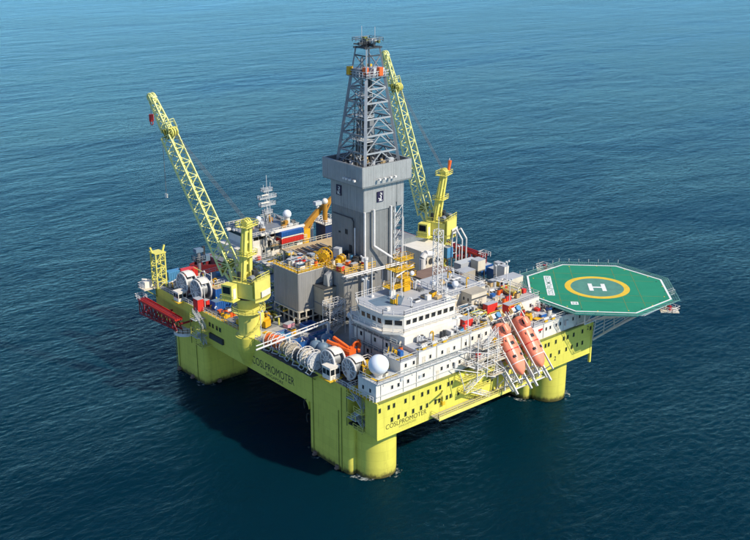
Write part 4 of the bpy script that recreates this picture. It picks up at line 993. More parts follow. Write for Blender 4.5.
# ================================================================== PEDESTAL CRANES
def lattice(parent, p0, p1, side, w0, w1, h0, h1, n, m, rc=.16, rb=.1, sub=True):
    """four chords and zigzag lacing from p0 to p1 (local space); returns nothing"""
    p0, p1 = Vector(p0), Vector(p1); d = (p1 - p0).normalized(); s = Vector(side).normalized(); u = s.cross(d).normalized()
    def corner(t, i):
        w = w0 + (w1 - w0) * t; h = h0 + (h1 - h0) * t; a, c_ = ((-1, -1), (1, -1), (1, 1), (-1, 1))[i]
        return p0.lerp(p1, t) + s * (a * w / 2) + u * (c_ * h / 2)
    for i in range(4): member('chord', m, parent, corner(0, i), corner(1, i), rc * 2, world=False)
    for k in range(n):
        t0, t1 = k / n, (k + 1) / n
        for i in range(4):
            j = (i + 1) % 4; a, c_ = (i, j) if k % 2 else (j, i)
            member('brace', m, parent, corner(t0, a), corner(t1, c_), rb * 2, world=False)
            if k % 2 == 0: member('tie', m, parent, corner(t1, i), corner(t1, j), rb * 1.8, world=False)
def crane(loc, rz, d, tz, label, lean=-.6, hook=True, sock=False):
    t = thing('pedestal_crane', label, 'crane', loc, rz, 'pedestal cranes')
    W = dict(world=False)
    fixn(MB().lathe((0, 0, 0), [(2.9, .02), (2.9, .25), (2.42, .3), (2.42, 7.6), (2.9, 8.6), (2.9, 9.2)], 32).build('pedestal', 'crane_yellow', t, smooth=True, **W))
    MB().cyl(0, 0, 9.2, 9.8, 2.6, 28).build('slew_ring', 'dark_steel', t, **W)
    pl = MB().lathe((0, 0, 0), [(2.3, 6.0), (3.9, 6.0), (3.9, 6.16), (2.3, 6.16)], 20).build('pedestal_platform', 'crane_yellow', t, **W)
    b = MB(); b.rail([(3.85 * cos(2 * pi * k / 14), 3.85 * sin(2 * pi * k / 14), 6.16) for k in range(14)], 1.1, 2.5, .05, True); b.build('railing', 'crane_yellow', pl, **W)
    for k in range(7):    # spiral stair round the pedestal
        a0, a1 = radians(200 + 22 * k), radians(222 + 22 * k)
        MB().beam((3.1 * cos(a0), 3.1 * sin(a0), .8 + .75 * k), (3.1 * cos(a1), 3.1 * sin(a1), 1.55 + .75 * k), .9, .12).build('spiral_stair', 'crane_yellow', t, **W)
    # slewing house with curved counterweight
    arc = [(2.9 * cos(a), -4.6 - 1.0 * sin(-a)) for a in [radians(-180 + 180 * k / 8) for k in range(9)]]
    poly = [(3.0, 2.2)] + [(-3.0, 2.2)] + [(-3.0 + 6.0 * k / 8, -4.2 - .9 * sin(pi * k / 8)) for k in range(9)]
    fixn(MB().prism(poly, 9.8, 10.3).build('house_floor', 'crane_yellow', t, **W))
    cw = [(-3.0 + 6.0 * k / 8, -4.2 - .9 * sin(pi * k / 8)) for k in range(9)] + [(2.4, -3.4), (-2.4, -3.4)]
    fixn(MB().prism(cw, 9.3, 14.3).build('counterweight', 'crane_yellow', t, smooth=True, **W))
    MB().box(-2.95, 2.95, -3.45, 2.1, 10.3, 13.4).build('machinery_house', 'crane_yellow', t, **W)
    b = MB(); b.rail([(-2.9, 2.0, 13.4), (-2.9, -3.4, 13.4), (-2.4, -4.4, 14.3), (2.4, -4.4, 14.3), (2.9, -3.4, 13.4), (2.9, 2.0, 13.4)], 1.2, 1.4, .05); b.build('house_railing', 'crane_yellow', t, **W)
    for x, y, r in ((-1.5, -2.2, .75), (1.6, -2.6, .75), (1.4, .9, .6)): MB().tube((x - .7, y, 14.3), (x + .7, y, 14.3), r, 16).build('winch_drum', 'steel_grey', t, **W)
    for x, y in ((-1.8, .8), (.6, -1.4), (2.2, -.8)): MB().box(x - .35, x + .35, y - .35, y + .35, 13.4, 15.6).build('engine_exhaust', 'dark_steel', t, **W)
    MB().box(-1.7, 1.7, -5.13, -5.0, 10.4, 11.8).build('name_board', 'white', t, **W)
    # king post
    b = MB(); z0, z1 = 13.4, 26.0; w0, w1 = 1.15, .75
    for s in (-1, 1):
        q0 = [(s * 1.2 - .55, -.2, z0), (s * 1.2 + .55, -.2, z0), (s * 1.2 + .55, 1.3, z0), (s * 1.2 - .55, 1.3, z0)]
        q1 = [(s * .8 - .5, lean - .45, z1), (s * .8 + .5, lean - .45, z1), (s * .8 + .5, lean + .6, z1), (s * .8 - .5, lean + .6, z1)]
        b._add(q0 + q1, [(0, 3, 2, 1), (4, 5, 6, 7), (0, 1, 5, 4), (1, 2, 6, 5), (2, 3, 7, 6), (3, 0, 4, 7)])
    for k in range(5):
        u = k / 5 + .1; z = z0 + (z1 - z0) * u; b.boxc((0, .5 + (lean - .45) * u, z), (1.9, .5, .5))
    kp = b.build('king_post', 'crane_yellow', t, **W)
    for zz, w in ((19.2, 1.9), (26.0, 2.2)):
        u = (zz - z0) / (z1 - z0); MB().box(-w, w, lean * u - 1.4, lean * u + 1.6, zz, zz + .15).build('platform', 'crane_yellow', kp, **W)
        b = MB(); y0 = lean * u; b.rail([(-w, y0 - 1.4, zz + .1), (w, y0 - 1.4, zz + .1), (w, y0 + 1.6, zz + .1), (-w, y0 + 1.6, zz + .1)], 1.1, 1.2, .05, True); b.build('railing', 'crane_yellow', kp, **W)
    for x in (-.7, .1, .8): MB().ring((x, lean + .2, 26.9), (1, 0, 0), .7, .16, 16, 5).build('head_sheave', 'crane_yellow', kp, **W)
    b = MB(); b.boxc((0, lean - .1, 26.6), (1.9, 1.4, 1.1)); b.build('head_block', 'crane_yellow', kp, **W)
    MB().tube((-1.95, .3, 13.5), (-1.45, lean + .2, 26.0), .09).build('ladder', 'crane_yellow', kp, **W)
    # operator cab on its outrigger
    cb = MB().box(-5.2, -3.1, .6, 3.4, 9.6, 13.2).build('cab', 'crane_yellow', t, **W)
    MB().box(-4.9, -3.4, 3.36, 3.5, 11.0, 12.8).build('window', 'glass', cb, **W); MB().box(-5.28, -5.16, 1.0, 3.0, 11.2, 12.8).build('window', 'glass', cb, **W)
    MB().box(-4.7, -3.7, .5, .62, 9.9, 12.3).build('door', 'white', cb, **W)
    b = MB(); b.rail([(-5.5, .1, 9.6), (-5.5, 3.6, 9.6), (-3.0, 3.8, 9.6)], 1.2, 1.2, .05); b.build('railing', 'crane_yellow', cb, **W)
    MB().box(-5.6, -2.9, 0.0, 3.9, 9.4, 9.58).build('cab_platform', 'crane_yellow', t, **W)
    # boom
    heel = Vector((0, 2.6, 11.2)); tip = Vector((0, 2.6 + d, tz)); dv = (tip - heel); ln = dv.length; dn = dv.normalized(); kn = heel + dn * ln * .80
    up = Vector((1, 0, 0)).cross(dn)
    b = MB()
    for s in (-1, 1): b.beam(heel + Vector((s * 1.25, 0, 0)), heel + Vector((s * 1.3, 0, 0)) + dn * 4.2 + up * .9, .5, .7).beam(heel + Vector((s * 1.25, 0, 0)), heel + Vector((s * 1.3, 0, 0)) + dn * 4.2 - up * .9, .4, .5)
    b.beam(heel + Vector((-1.8, 0, 0)), heel + Vector((1.8, 0, 0)), .6)
    bo = b.build('boom', 'boom_yellow', t, **W)
    lattice(bo, heel + dn * 3.6, kn, (1, 0, 0), 3.6, 2.9, 2.9, 2.5, 19, 'boom_yellow', .16, .085)
    MB().beam(heel + dn * 4 + up * .4, kn + up * .4, .45, .08).build('boom_walkway', 'crane_yellow', bo, **W)
    b = MB(); b.boxc(heel + dn * 5.5, (2.6, 1.4, 1.6)); b.build('boom_winch', 'olive', bo, **W)
    # knuckle sheave nest and narrow jib
    for x in (-.8, 0, .8): MB().ring(kn + Vector((x, 0, 0)) + up * 1.3 + dn * .3, (1, 0, 0), .95, .2, 18, 5).build('sheave', 'crane_yellow', bo, **W)
    b = MB(); b.beam(kn - dn * .8, kn + dn * 1.6, 2.7, .35).beam(kn + up * 1.2 - dn * .5, kn + up * 1.2 + dn * 1.4, 2.4, .3).beam(kn - up * 1.0, kn + up * 1.9, .4).beam(kn + Vector((-1.2, 0, 0)) - up, kn + Vector((-1.2, 0, 0)) + up * 1.8, .3).beam(kn + Vector((1.2, 0, 0)) - up, kn + Vector((1.2, 0, 0)) + up * 1.8, .3)
    b.build('sheave_nest', 'olive', bo, **W)
    b = MB(); b.rail([kn + Vector((-1.5, 0, 0)) + up * 1.4, kn + Vector((1.5, 0, 0)) + up * 1.4, kn + Vector((1.5, 0, 0)) + up * 1.4 + dn * 2, kn + Vector((-1.5, 0, 0)) + up * 1.4 + dn * 2], 1.2, 1.0, .05, True); b.build('railing', 'boom_yellow', bo, **W)
    lattice(bo, kn + dn * 1.0 + up * .1, tip - dn * .8, (1, 0, 0), 1.9, 1.25, 1.7, 1.2, 7, 'boom_yellow', .15, .09)
    for s in (-.5, .5): MB().ring(tip + Vector((s, 0, 0)), (1, 0, 0), .8, .2, 18, 5).build('sheave', 'boom_yellow', bo, **W)
    b = MB(); b.beam(tip - dn * 1.6, tip + dn * .6, 1.7, .3).beam(tip - up * .7 - dn * .4, tip + up * .9 - dn * .4, 1.5, .4); b.build('jib_head', 'boom_yellow', bo, **W)
    # luffing ropes
    hp_ = Vector((0, lean + .3, 27.2))
    for x in (-.6, -.2, .2, .6): MB().tube(hp_ + Vector((x, 0, 0)), kn + up * 1.6 + Vector((x, 0, 0)), .035, 5).build('luffing_rope', 'rope', t, **W)
    if hook:
        hk = tip + Vector((.6, 1.0, -4.2)); MB().tube(hk, tip + Vector((.6, .9, 0)), .06, 5).build('hoist_rope', 'rope', t, **W)
        h_ = MB().boxc(hk - Vector((0, 0, .7)), (.8, .7, 1.6)).build('hook_block', 'red', t, **W)
        MB().ring(hk - Vector((0, 0, 1.9)), (1, 0, 0), .4, .12, 14, 5).build('hook', 'red', h_, **W)
        kk = kn + Vector((-.9, 1.2, 0)); k2 = Vector((kk.x, kk.y, kk.z - 14)); MB().tube(k2, kk, .06, 5).build('hoist_rope', 'rope', t, **W)
        MB().boxc(k2, (.5, .5, 1.0)).build('hook_block', 'white', t, **W)
    if sock:
        MB().tube((1.6, lean - .4, 25.6), (1.9, lean - .6, 30.2), .09).build('wind_sock_pole', 'pipe_white', t, **W)
        MB().tube((1.9, lean - .7, 29.6), (1.3, lean - .6, 26.6), .5, 12, .3).build('wind_sock', 'orange', t, **W)
    return t
UZ = radians(20.4)
crane((0.9, 37.6, ZD), UZ, 21.8, 52.6, 'pale yellow lattice-boom crane next to the grey equipment module, hook hanging free')
crane((XE - .9, 44.0, ZD), UZ, 13.8, 56.4, 'yellow lattice-boom crane with orange wind sock, boom passing behind the derrick', lean=-1.6, hook=False, sock=True)
# ================================================================== SMALLER DECK THINGS
# boom rest
t = thing('boom_rest', 'yellow lattice boom-rest tower on the deck corner above the red burner boom', 'boom rest', (1.2, 77.5, ZD))
q = at(156, 286, ZD); bx, by = q.x + .6, q.y - 1.0
t.location = (bx, by, ZD)
CR = [(-1.3, -1.3), (1.3, -1.3), (1.3, 1.3), (-1.3, 1.3)]
for a, c_ in CR: member('leg', 'crane_yellow', t, (bx + a, by + c_, ZD), (bx + a, by + c_, 29.4), .3)
for k in range(5):
    za, zb = ZD + 1.85 * k, ZD + 1.85 * (k + 1)
    for i in range(4):
        a, c_ = CR[i], CR[(i + 1) % 4]
        if k % 2: a, c_ = c_, a
        member('brace', 'crane_yellow', t, (bx + a[0], by + a[1], za), (bx + c_[0], by + c_[1], zb), .18)
        member('girt', 'crane_yellow', t, (bx + CR[i][0], by + CR[i][1], zb), (bx + CR[(i + 1) % 4][0], by + CR[(i + 1) % 4][1], zb), .18)
MB().box(bx - 1.6, bx + 1.6, by - 1.6, by + 1.6, 29.3, 29.55).build('cradle', 'crane_yellow', t)
for s in (-1, 1): member('cradle_horn', 'crane_yellow', t, (bx + s * 1.5, by, 29.5), (bx + s * 2.0, by, 31.0), .4)

# burner booms: red lattice stowed along the sides
def burner(x, ya, yb, ztop, label, sgn):
    t = thing('burner_boom', label, 'burner boom', (x, (ya + yb) / 2, ztop), group='burner booms')
    n = 9
    for dx in (-.7, .7):
        for dz in (0, -3.6): member('chord', 'burner_red', t, (x + dx, ya, ztop + dz + (1.2 if dz else 0)), (x + dx, yb, ztop + dz), .34)
    for k in range(n):
        y0, y1 = ya + (yb - ya) * k / n, ya + (yb - ya) * (k + 1) / n
        z0, z1 = ztop - 2.4 - 1.2 * k / n, ztop - 2.4 - 1.2 * (k + 1) / n
        for dx in (-.7, .7):
            if k % 2: member('brace', 'burner_red', t, (x + dx, y0, ztop), (x + dx, y1, z1), .2)
            else: member('brace', 'burner_red', t, (x + dx, y0, z0), (x + dx, y1, ztop), .2)
            member('upright', 'burner_red', t, (x + dx, y1, z1), (x + dx, y1, ztop), .18)
        member('tie', 'burner_red', t, (x - .7, y1, z1), (x + .7, y1, z1), .16)
    MB().box(x - 1.0, x + 1.0, min(ya, yb), max(ya, yb), ztop + .05, ztop + .22).build('walkway', 'red' if sgn < 0 else 'burner_red', t)
    for s in (-1, 1): MB().box(x + s * 1.0 - .05, x + s * 1.0 + .05, min(ya, yb), max(ya, yb), ztop + .1, ztop + .6).build('toe_board', 'red', t)
    for dx in (-.3, .3): MB().tube((x + dx, ya, ztop + .5), (x + dx, yb, ztop + .5), .14).build('flare_pipe', 'burner_red', t)
    b = MB(); b.rail([(x - 1, yb - 1.2, ztop + .2), (x - 1, yb + 1.4, ztop + .2), (x + 1, yb + 1.4, ztop + .2), (x + 1, yb - 1.2, ztop + .2)], 1.2, 1.0, .06); b.build('burner_head', 'pipe_white', t)
    for y in (ya, (ya + yb) / 2): MB().box(min(x, x - sgn * 3.6), max(x, x - sgn * 3.6), y - .2, y + .2, ztop - 1.2, ztop - .8).build('hinge_bracket', 'burner_red', t)
    return t
burner(-4.0, 61.5, 80.5, 17.2, 'dark red lattice burner boom with walkway stowed outboard beside the basket platform', -1)
burner(XE + 4.6, 46.5, 31.5, 24.8, 'dark red lattice burner boom stowed outboard beyond the wind-sock crane', 1)
# railed basket platform on the column top
t = thing('basket_platform', 'round railed white basket platform hung on the outer corner column', 'platform', (-1.2, 66.5, 13))
q = at(186, 329, 13.2); 
MB().cyl(q.x, q.y, 12.92, 13.05, 2.88, 24).build('floor', 'cream', t)
pts = [(q.x + 3 * cos(2 * pi * k / 16), q.y + 3 * sin(2 * pi * k / 16)) for k in range(16)]
b = MB(); b.rail([(x, y, 13.1) for x, y in pts], 1.3, .8, .06, True); b.build('railing', 'pipe_white', t)
b = MB(); b.lathe((q.x, q.y, 0), [(2.9, 12.3), (3.05, 12.3), (3.05, 13.1), (2.9, 13.1)], 24); b.build('rim', 'pipe_white', t)
MB().box(min(q.x, -.2), 2.0, q.y - .5, q.y + .5, 12.3, 12.9).build('bracket', 'olive', t)

# anchor winches
def winch(p, rz, R, label, group):
    t = thing('anchor_winch', label, 'winch', p, rz, group)
    W = dict(world=False)
    MB().tube((-1.3, 0, R + .6), (1.3, 0, R + .6), R * .62, 24).build('drum', 'steel_grey', t, smooth=True, **W)
    for x in (-1.5, 1.3): 
        MB().tube((x, 0, R + .6), (x + .22, 0, R + .6), R * .93, 28).build('flange', 'steel_grey', t, **W)
        fs_ = MB()
        for k in range(5): a = pi * k / 5; fs_.beam((x + (-.06 if x < 0 else .28), -R * .88 * cos(a), R + .6 - R * .88 * sin(a)), (x + (-.06 if x < 0 else .28), R * .88 * cos(a), R + .6 + R * .88 * sin(a)), .16)
        fs_.ring((x + (-.06 if x < 0 else .28), 0, R + .6), (1, 0, 0), R * .45, .1, 20, 5); fs_.build('spokes', 'pipe_white', t, **W)
        MB().ring((x + .1, 0, R + .6), (1, 0, 0), R * .95, .22, 28, 6).build('brake_band', 'pipe_white', t, smooth=True, **W)
    # white half-round guard over the drum
    n = 10; vs = []; fs = []
    for k in range(n + 1):
        a = radians(-20 + 155 * k / n)
        for x in (-.95, 1.0):
            for rr in (R * 1.02, R * 1.1): vs.append((x, rr * cos(a), R + .6 + rr * sin(a)))
    for k in range(n):
        i = 4 * k; fs += [(i, i + 2, i + 6, i + 4), (i + 1, i + 5, i + 7, i + 3), (i, i + 4, i + 5, i + 1), (i + 2, i + 3, i + 7, i + 6)]
    b = MB(); b._add(vs, fs); b.build('guard', 'white', t, smooth=True, **W)
    MB().box(1.7, 3.0, -.9, .9, .3, 2.4).build('gearbox', 'steel_pale', t, **W); MB().tube((2.2, 1.0, 1.4), (2.2, 2.4, 1.4), .5, 12).build('motor', 'slate_blue', t, **W)
    MB().box(-2.0, 3.2, -R * .8, R * .8, 0, .3).build('bed', 'dark_steel', t, **W)
    for x in (-1.6, 1.5): MB().box(x, x + .3, -.5, .5, .3, R + .6).build('bearing_stand', 'white', t, **W)
    MB().beam((-.6, R * .9, R * .8), (-.6, R + 2.6, .4), .5, .4).build('fairlead_arm', 'white', t, **W)
    return t
def cabin(p, rz, s, label):
    t = thing('winch_cabin', label, 'cabin', p, rz, 'winch control cabins')
    W = dict(world=False); x, y, z = s
    MB().box(-x / 2, x / 2, -y / 2, y / 2, .3, z).build('body', 'white', t, **W); MB().box(-x / 2 - .12, x / 2 + .12, -y / 2 - .12, y / 2 + .12, z, z + .14).build('roof', 'white', t, **W)
    for a in (-1, 1):
        MB().box(a * x * .24 - x * .19, a * x * .24 + x * .19, -y / 2 - .04, -y / 2 + .05, z * .45, z * .85).build('window', 'glass', t, **W)
        MB().box(-x / 2 - .04, -x / 2 + .05, a * y * .24 - y * .19, a * y * .24 + y * .19, z * .45, z * .85).build('window', 'glass', t, **W)
    MB().box(-x / 2 - .5, x / 2 + .5, -y / 2 - .5, y / 2 + .5, .1, .3).build('base_platform', 'safety_yellow', t, **W); MB().box(x / 2 - .02, x / 2 + .05, -.4, .4, .3, z * .8).build('door', 'roof_grey', t, **W)
    return t
G1 = 'anchor winches on the corner nearest the accommodation'
winch((2.6, 8.6, ZD), radians(0), 2.45, 'grey anchor winch with white half-round guard beside the windowed cabin', G1)
winch((3.8, 3.0, ZD), radians(0), 2.3, 'anchor winch with white rimmed drum beside the yellow stairs and red crane', G1)
cabin((0.5, 6.6, ZD), radians(0), (2.6, 2.6, 3.0), 'white winch cabin with dark windows on the hull edge beside the hose reels')
G2 = 'anchor winches above the burner boom'
winch((3.4, 69.4, ZD), radians(0), 2.7, 'big white-guarded anchor winch near the yellow boom rest', G2)
winch((3.4, 62.6, ZD), radians(0), 2.7, 'big white-guarded anchor winch beside the red cabin', G2)
cabin((0.2, 67.6, ZD - .5), radians(0), (2.4, 2.4, 2.7), 'white winch cabin with dark windows above the railed basket platform')
q = at(197.5, 311, ZD); deck_box('control_cabin', 'bright red control cabin beside the white winch drums on the outer deck', 'cabin', (q.x + .4, q.y, ZD), (1.7, 2.1, 3.2), 0, 'red')
q = at(205, 307, ZD); deck_box('equipment_box', 'small red box just behind the red control cabin', 'box', (q.x + .4, q.y, ZD), (1.2, 1.2, 1.8), .3, 'red')
# yellow stairs at the winch corner
t = thing('deck_stairs', 'steep yellow stairs from the winch deck up beside the big radome', 'stairs', (1.6, -1.0, ZD))
MB().stair((1.2, -4.2, ZD), (5.2, 1.2, 23.6), 1.0, (-1, .8, 0)).build('stair_flight', 'safety_yellow', t); MB().box(4.4, 7.4, .6, 3.0, 23.5, 23.62).build('landing', 'safety_yellow', t)
b = MB(); b.rail([(4.4, 3.0, 23.6), (7.4, 3.0, 23.6), (7.4, .6, 23.6)]); b.build('railing', 'pipe_white', t)
for x, y in ((4.6, .8), (7.2, .8), (7.2, 2.8), (4.6, 2.8)): MB().beam((x, y, ZD), (x, y, 23.5), .16).build('post', 'pipe_white', t)
t = thing('corner_gangway', 'yellow gangway plating with kerbs along the notched hull corner', 'gangway', (1.6, -2, ZD))
MB().box(-.4, 3.0, -6.6, .3, ZD + .04, ZD + .2).build('plating', 'safety_yellow', t)
b = MB(); b.rail([(3.0, .4, ZD + .2), (-.35, .4, ZD + .2), (-.35, -7.9, ZD + .2)], 1.1, 1.0, .05); b.build('railing', 'pipe_white', t)
for y in (-5.6, -3.2, -.8): MB().boxc((.4, y, ZD + .55), (.7, .6, .7)).build('bollard', 'crane_yellow', t)

# hose reels in a row on the hull edge
def hose_reel(p, R, cm, label):
    t = thing('hose_reel', label, 'reel', p, radians(random.uniform(-16, 22)), 'hose reels on the hull edge'); fm = random.choice(['pipe_white', 'cream', 'steel_pale', 'pipe_white'])
    W = dict(world=False)
    for y in (-.65, .65):
        b = MB(); b.ring((0, y, R + .2), (0, 1, 0), R, .085, 26, 6); b.ring((0, y, R + .2), (0, 1, 0), R * .55, .06, 20, 5)
        for k in range(6): a = pi * k / 6; b.beam((-R * cos(a), y, R + .2 - R * sin(a)), (R * cos(a), y, R + .2 + R * sin(a)), .075)
        b.build('flange', fm, t, **W)
    MB().tube((0, -.62, R + .2), (0, .62, R + .2), R * .8, 22).build('hose_coil', cm, t, smooth=True, **W)
    MB().tube((0, -.9, R + .2), (0, .9, R + .2), .25, 10).build('axle', 'steel_grey', t, **W)
    b = MB()
    for y in (-.85, .85): b.beam((-R * .8, y, 0), (0, y, R + .2), .14).beam((R * .8, y, 0), (0, y, R + .2), .14)
    b.beam((-R * .9, -.85, .08), (-R * .9, .85, .08), .16).beam((R * .9, -.85, .08), (R * .9, .85, .08), .16)
    b.build('stand', 'steel_pale', t, **W); return t
RL = [('orange', 'hose reel with orange hose, at the end of the row by the crane pedestal'), ('orange', 'hose reel with orange hose, second in the row from the crane pedestal'), ('tan', 'hose reel with tan hose, third in the row from the crane pedestal'),
      ('beige', 'hose reel with beige hose, fourth in the row from the crane pedestal'), ('dark_steel', 'hose reel with dark hose, fifth in the row from the crane pedestal'), ('cream', 'hose reel with cream hose, second in the row from the winch cabin'), ('steel_pale', 'hose reel with grey hose, next to the winch cabin')]
for k, (cm, lab) in enumerate(RL): hose_reel((.55 + random.uniform(-.25, .45), 28.6 - 2.75 * k + random.uniform(-.25, .25), ZD - .35), (1.8, 1.95, 1.65, 1.9, 1.7, 2.15, 2.3)[k], cm, lab)
t = thing('reel_gallery', 'grey steel gallery with brackets under the row of hose reels', 'gallery', (-.6, 20, ZD))
MB().box(-1.7, 2.0, 10.5, 30.0, ZD - .6, ZD - .4).build('platform', 'dark_steel', t)
for k in range(8): MB().beam((-1.6, 11.5 + 2.5 * k, ZD - .5), (-.05, 11.5 + 2.5 * k, ZD - 1.9), .2).build('bracket', 'olive', t)
# long white stowed boom
t = thing('service_boom', 'long white tubular service boom lying slantwise over the hose reels', 'boom', (5, 26, ZD))
a0, a1 = at(256, 350, 23.2), at(328, 322, 25.2)
MB().tube(a0, a1, .2, 10).build('boom_tube', 'pipe_white', t); MB().tube(a0 + Vector((.2, .2, .8)), a1 + Vector((0, 0, .7)), .12, 8).build('top_chord', 'pipe_white', t)
for k in range(1, 10): p = a0.lerp(a1, k / 10); MB().tube(p, p + Vector((.1, .1, .75)), .07).build('lacing', 'pipe_white', t)
for p in (a0.lerp(a1, .45), a1): MB().beam((p.x, p.y, ZD), (p.x, p.y, p.z - .2), .4).build('rest', 'pipe_white', t)

# containers
def container(p, rz, s, m, label, top=None, group='offshore containers on deck', z=ZD, opentop=False):
    t = thing('cargo_container' if not opentop else 'cargo_basket', label, 'container' if not opentop else 'basket', (p[0], p[1], z), rz, group)
    W = dict(world=False); x, y, h = s
    if opentop:
        b = MB(); b.box(-x / 2, x / 2, -y / 2, y / 2, .1, .25)
        for sx in (-1, 1): b.box(sx * x / 2 - .06, sx * x / 2 + .06, -y / 2, y / 2, .25, h)
        for sy in (-1, 1): b.box(-x / 2 + .06, x / 2 - .06, sy * y / 2 - .06, sy * y / 2 + .06, .25, h)
        b.build('walls', m, t, **W)
        for k in range(3): MB().box(-x * .36 + k * x * .26, -x * .36 + k * x * .26 + x * .2, -y * .35, y * .35, .3, h * random.uniform(.5, .85)).build('cargo', random.choice(['steel_pale', 'slate_blue', 'steel_grey', 'blue_pale']), t, **W)
        b = MB(); b.rail([(-x / 2, -y / 2, h - .1), (x / 2, -y / 2, h - .1), (x / 2, y / 2, h - .1), (-x / 2, y / 2, h - .1)], .5, x / 2, .06, True); b.build('lifting_frame', 'blue', t, **W)
        return t
    b = MB(); b.box(-x / 2 + .06, x / 2 - .06, -y / 2 + .06, y / 2 - .06, .15, h - .06); b.build('shell', m, t, **W)
    n = max(3, int(x / .55)); b = MB()
    for k in range(n):
        xx = -x / 2 + (k + .5) * x / n
        for sy in (-1, 1): b.box(xx - .13, xx + .13, sy * y / 2 - .03 - .04, sy * y / 2 - .03 + .04, .2, h - .15)
    nn = max(2, int(y / .55))
    for k in range(nn):
        yy = -y / 2 + (k + .5) * y / nn
        b.box(-x / 2 - .01, -x / 2 + .07, yy - .13, yy + .13, .2, h - .15)
    b.build('corrugation', m, t, **W)
    b = MB()
    for sx in (-1, 1):
        for sy in (-1, 1): b.box(sx * x / 2 - .1, sx * x / 2 + .1, sy * y / 2 - .1, sy * y / 2 + .1, 0, h + .02)
    b.build('corner_post', m, t, **W)
    MB().box(-x / 2 + .08, x / 2 - .08, -y / 2 + .08, y / 2 - .08, h - .06, h).build('roof', top or m, t, **W)
    b = MB(); b.box(x / 2 - .05, x / 2 + .02, -y / 2 + .15, -.03, .2, h - .15).box(x / 2 - .05, x / 2 + .02, .03, y / 2 - .15, .2, h - .15); b.build('door', m, t, **W)
    return t
def cpx(px, py, z=ZD): q = at(px, py, z); return (q.x, q.y)
for px, py, s, m_, top, lab in (
    (222, 309, (5.0, 2.4, 2.6), 'blue', 'slate_blue', 'blue cargo container with grey lid near the wind-free crane pedestal on the outer deck'),
    (221, 299, (4.4, 2.6, 3.4), 'blue', 'tan', 'tall blue container with tan roof behind the crane pedestal deck'),
    (174, 281, (4.0, 2.2, 3.0), 'blue_pale', None, 'pale blue container beside the yellow boom rest'),
    (188, 279, (4.6, 2.2, 3.0), 'red', None, 'red container between the pale blue container and the vessel'),
    (483, 274, (4.2, 2.6, 2.8), 'blue', 'steel_pale', 'blue container with pale roof on the far deck beside a second blue one'),
    (497, 279, (4.6, 3.0, 3.4), 'blue', 'roof_grey', 'larger blue container with grey roof on the far deck by the helideck')):
    container(cpx(px, py), 0, s, m_, lab, top, z=ZD)
for px, py, s, m_, lab in ((279, 341, (5.4, 2.3, 1.3), 'blue_pale', 'open blue cargo basket behind the orange hose reels'), (297, 350, (5.6, 2.4, 1.6), 'blue', 'open blue cargo basket with lifting frame behind the pale hose reels'),
    (321, 341, (5.2, 2.4, 1.5), 'blue_pale', 'open blue cargo basket below the white scaffold stairs'), (308, 330, (3.2, 2.0, 1.3), 'blue', 'small open blue basket at the foot of the grey module')):
    container(cpx(px, py), 0.05, s, m_, lab, z=ZD + .06, opentop=True, group='open cargo baskets')
for k, (px, py) in enumerate(((316, 357), (323, 359), (330, 357), (327, 350))):
    q = at(px, py, ZD); t = thing('storage_tank', 'grey-blue round-topped storage tank clustered behind the anchor winches', 'tank', (q.x, q.y, ZD), group='tanks behind the winches')
    fixn(MB().lathe((q.x, q.y, ZD), [(1.35, 0.05), (1.35, 3.0), (1.1, 3.6), (.5, 3.95), (.1, 4.0)], 20).build('shell', 'slate_blue', t, smooth=True)); MB().ring((q.x, q.y, ZD + 2.0), (0, 0, 1), 1.37, .07, 20, 5).build('band', 'steel_pale', t)
    MB().tube((q.x, q.y, ZD + 3.9), (q.x, q.y, ZD + 4.5), .2, 8).build('vent', 'steel_pale', t)
q = at(289, 327, ZD); deck_box('pallet_load', 'pink and white shrink-wrapped pallet load in front of the grey module', 'pallet', (q.x, q.y, ZD + .05), (2.4, 1.5, 1.0), .2, 'pink')
for px, py, lab in ((259, 325, 'yellow machine on the deck behind the crane pedestal, beside another'), (266, 327, 'yellow machine on the deck between the crane pedestal and the grey module')):
    q = at(px, py, ZD); t = thing('deck_machine', lab, 'machine', (q.x, q.y, ZD))
    MB().boxc((q.x, q.y, ZD + .9), (2.0, 1.4, 1.7), .3).build('body', 'machine_yellow', t); MB().tube((q.x - 1, q.y, ZD + 1.9), (q.x + 1, q.y + .3, ZD + 1.9), .4, 12).build('tank', 'machine_yellow', t); MB().boxc((q.x, q.y, ZD + .1), (2.3, 1.6, .2), .3).build('bed', 'dark_steel', t)
# orange crane and red box by the radome
q = at(350, 372, ZD)
t = thing('knuckle_crane', 'orange folded service crane on a red pedestal beside the big radome', 'crane', (q.x, q.y, ZD))
MB().boxc((q.x, q.y, ZD + 2.0), (2.0, 2.0, 4.0), .2).build('pedestal', 'red', t)
MB().boxc((q.x + .4, q.y + .6, ZD + 4.4), (2.2, 1.8, 1.0), .2).build('slew_base', 'orange', t)
for a, c_ in (((0, 0, 4.8), (-2.6, 4.4, 6.4)), ((-2.6, 4.4, 6.4), (.6, 3.2, 4.6)), ((.6, .8, 4.8), (4.2, 2.0, 5.4)), ((4.2, 2.0, 5.4), (2.0, -.6, 4.4)), ((0, .5, 5.4), (-1.2, 4.0, 7.0))):
    MB().beam(q + Vector(a), q + Vector(c_), .55, .6).build('arm', 'orange', t)
MB().ring((q.x + 2.4, q.y + .6, ZD + 5.2), (.3, 1, 0), .9, .2, 16, 5).build('hose_loop', 'orange', t)
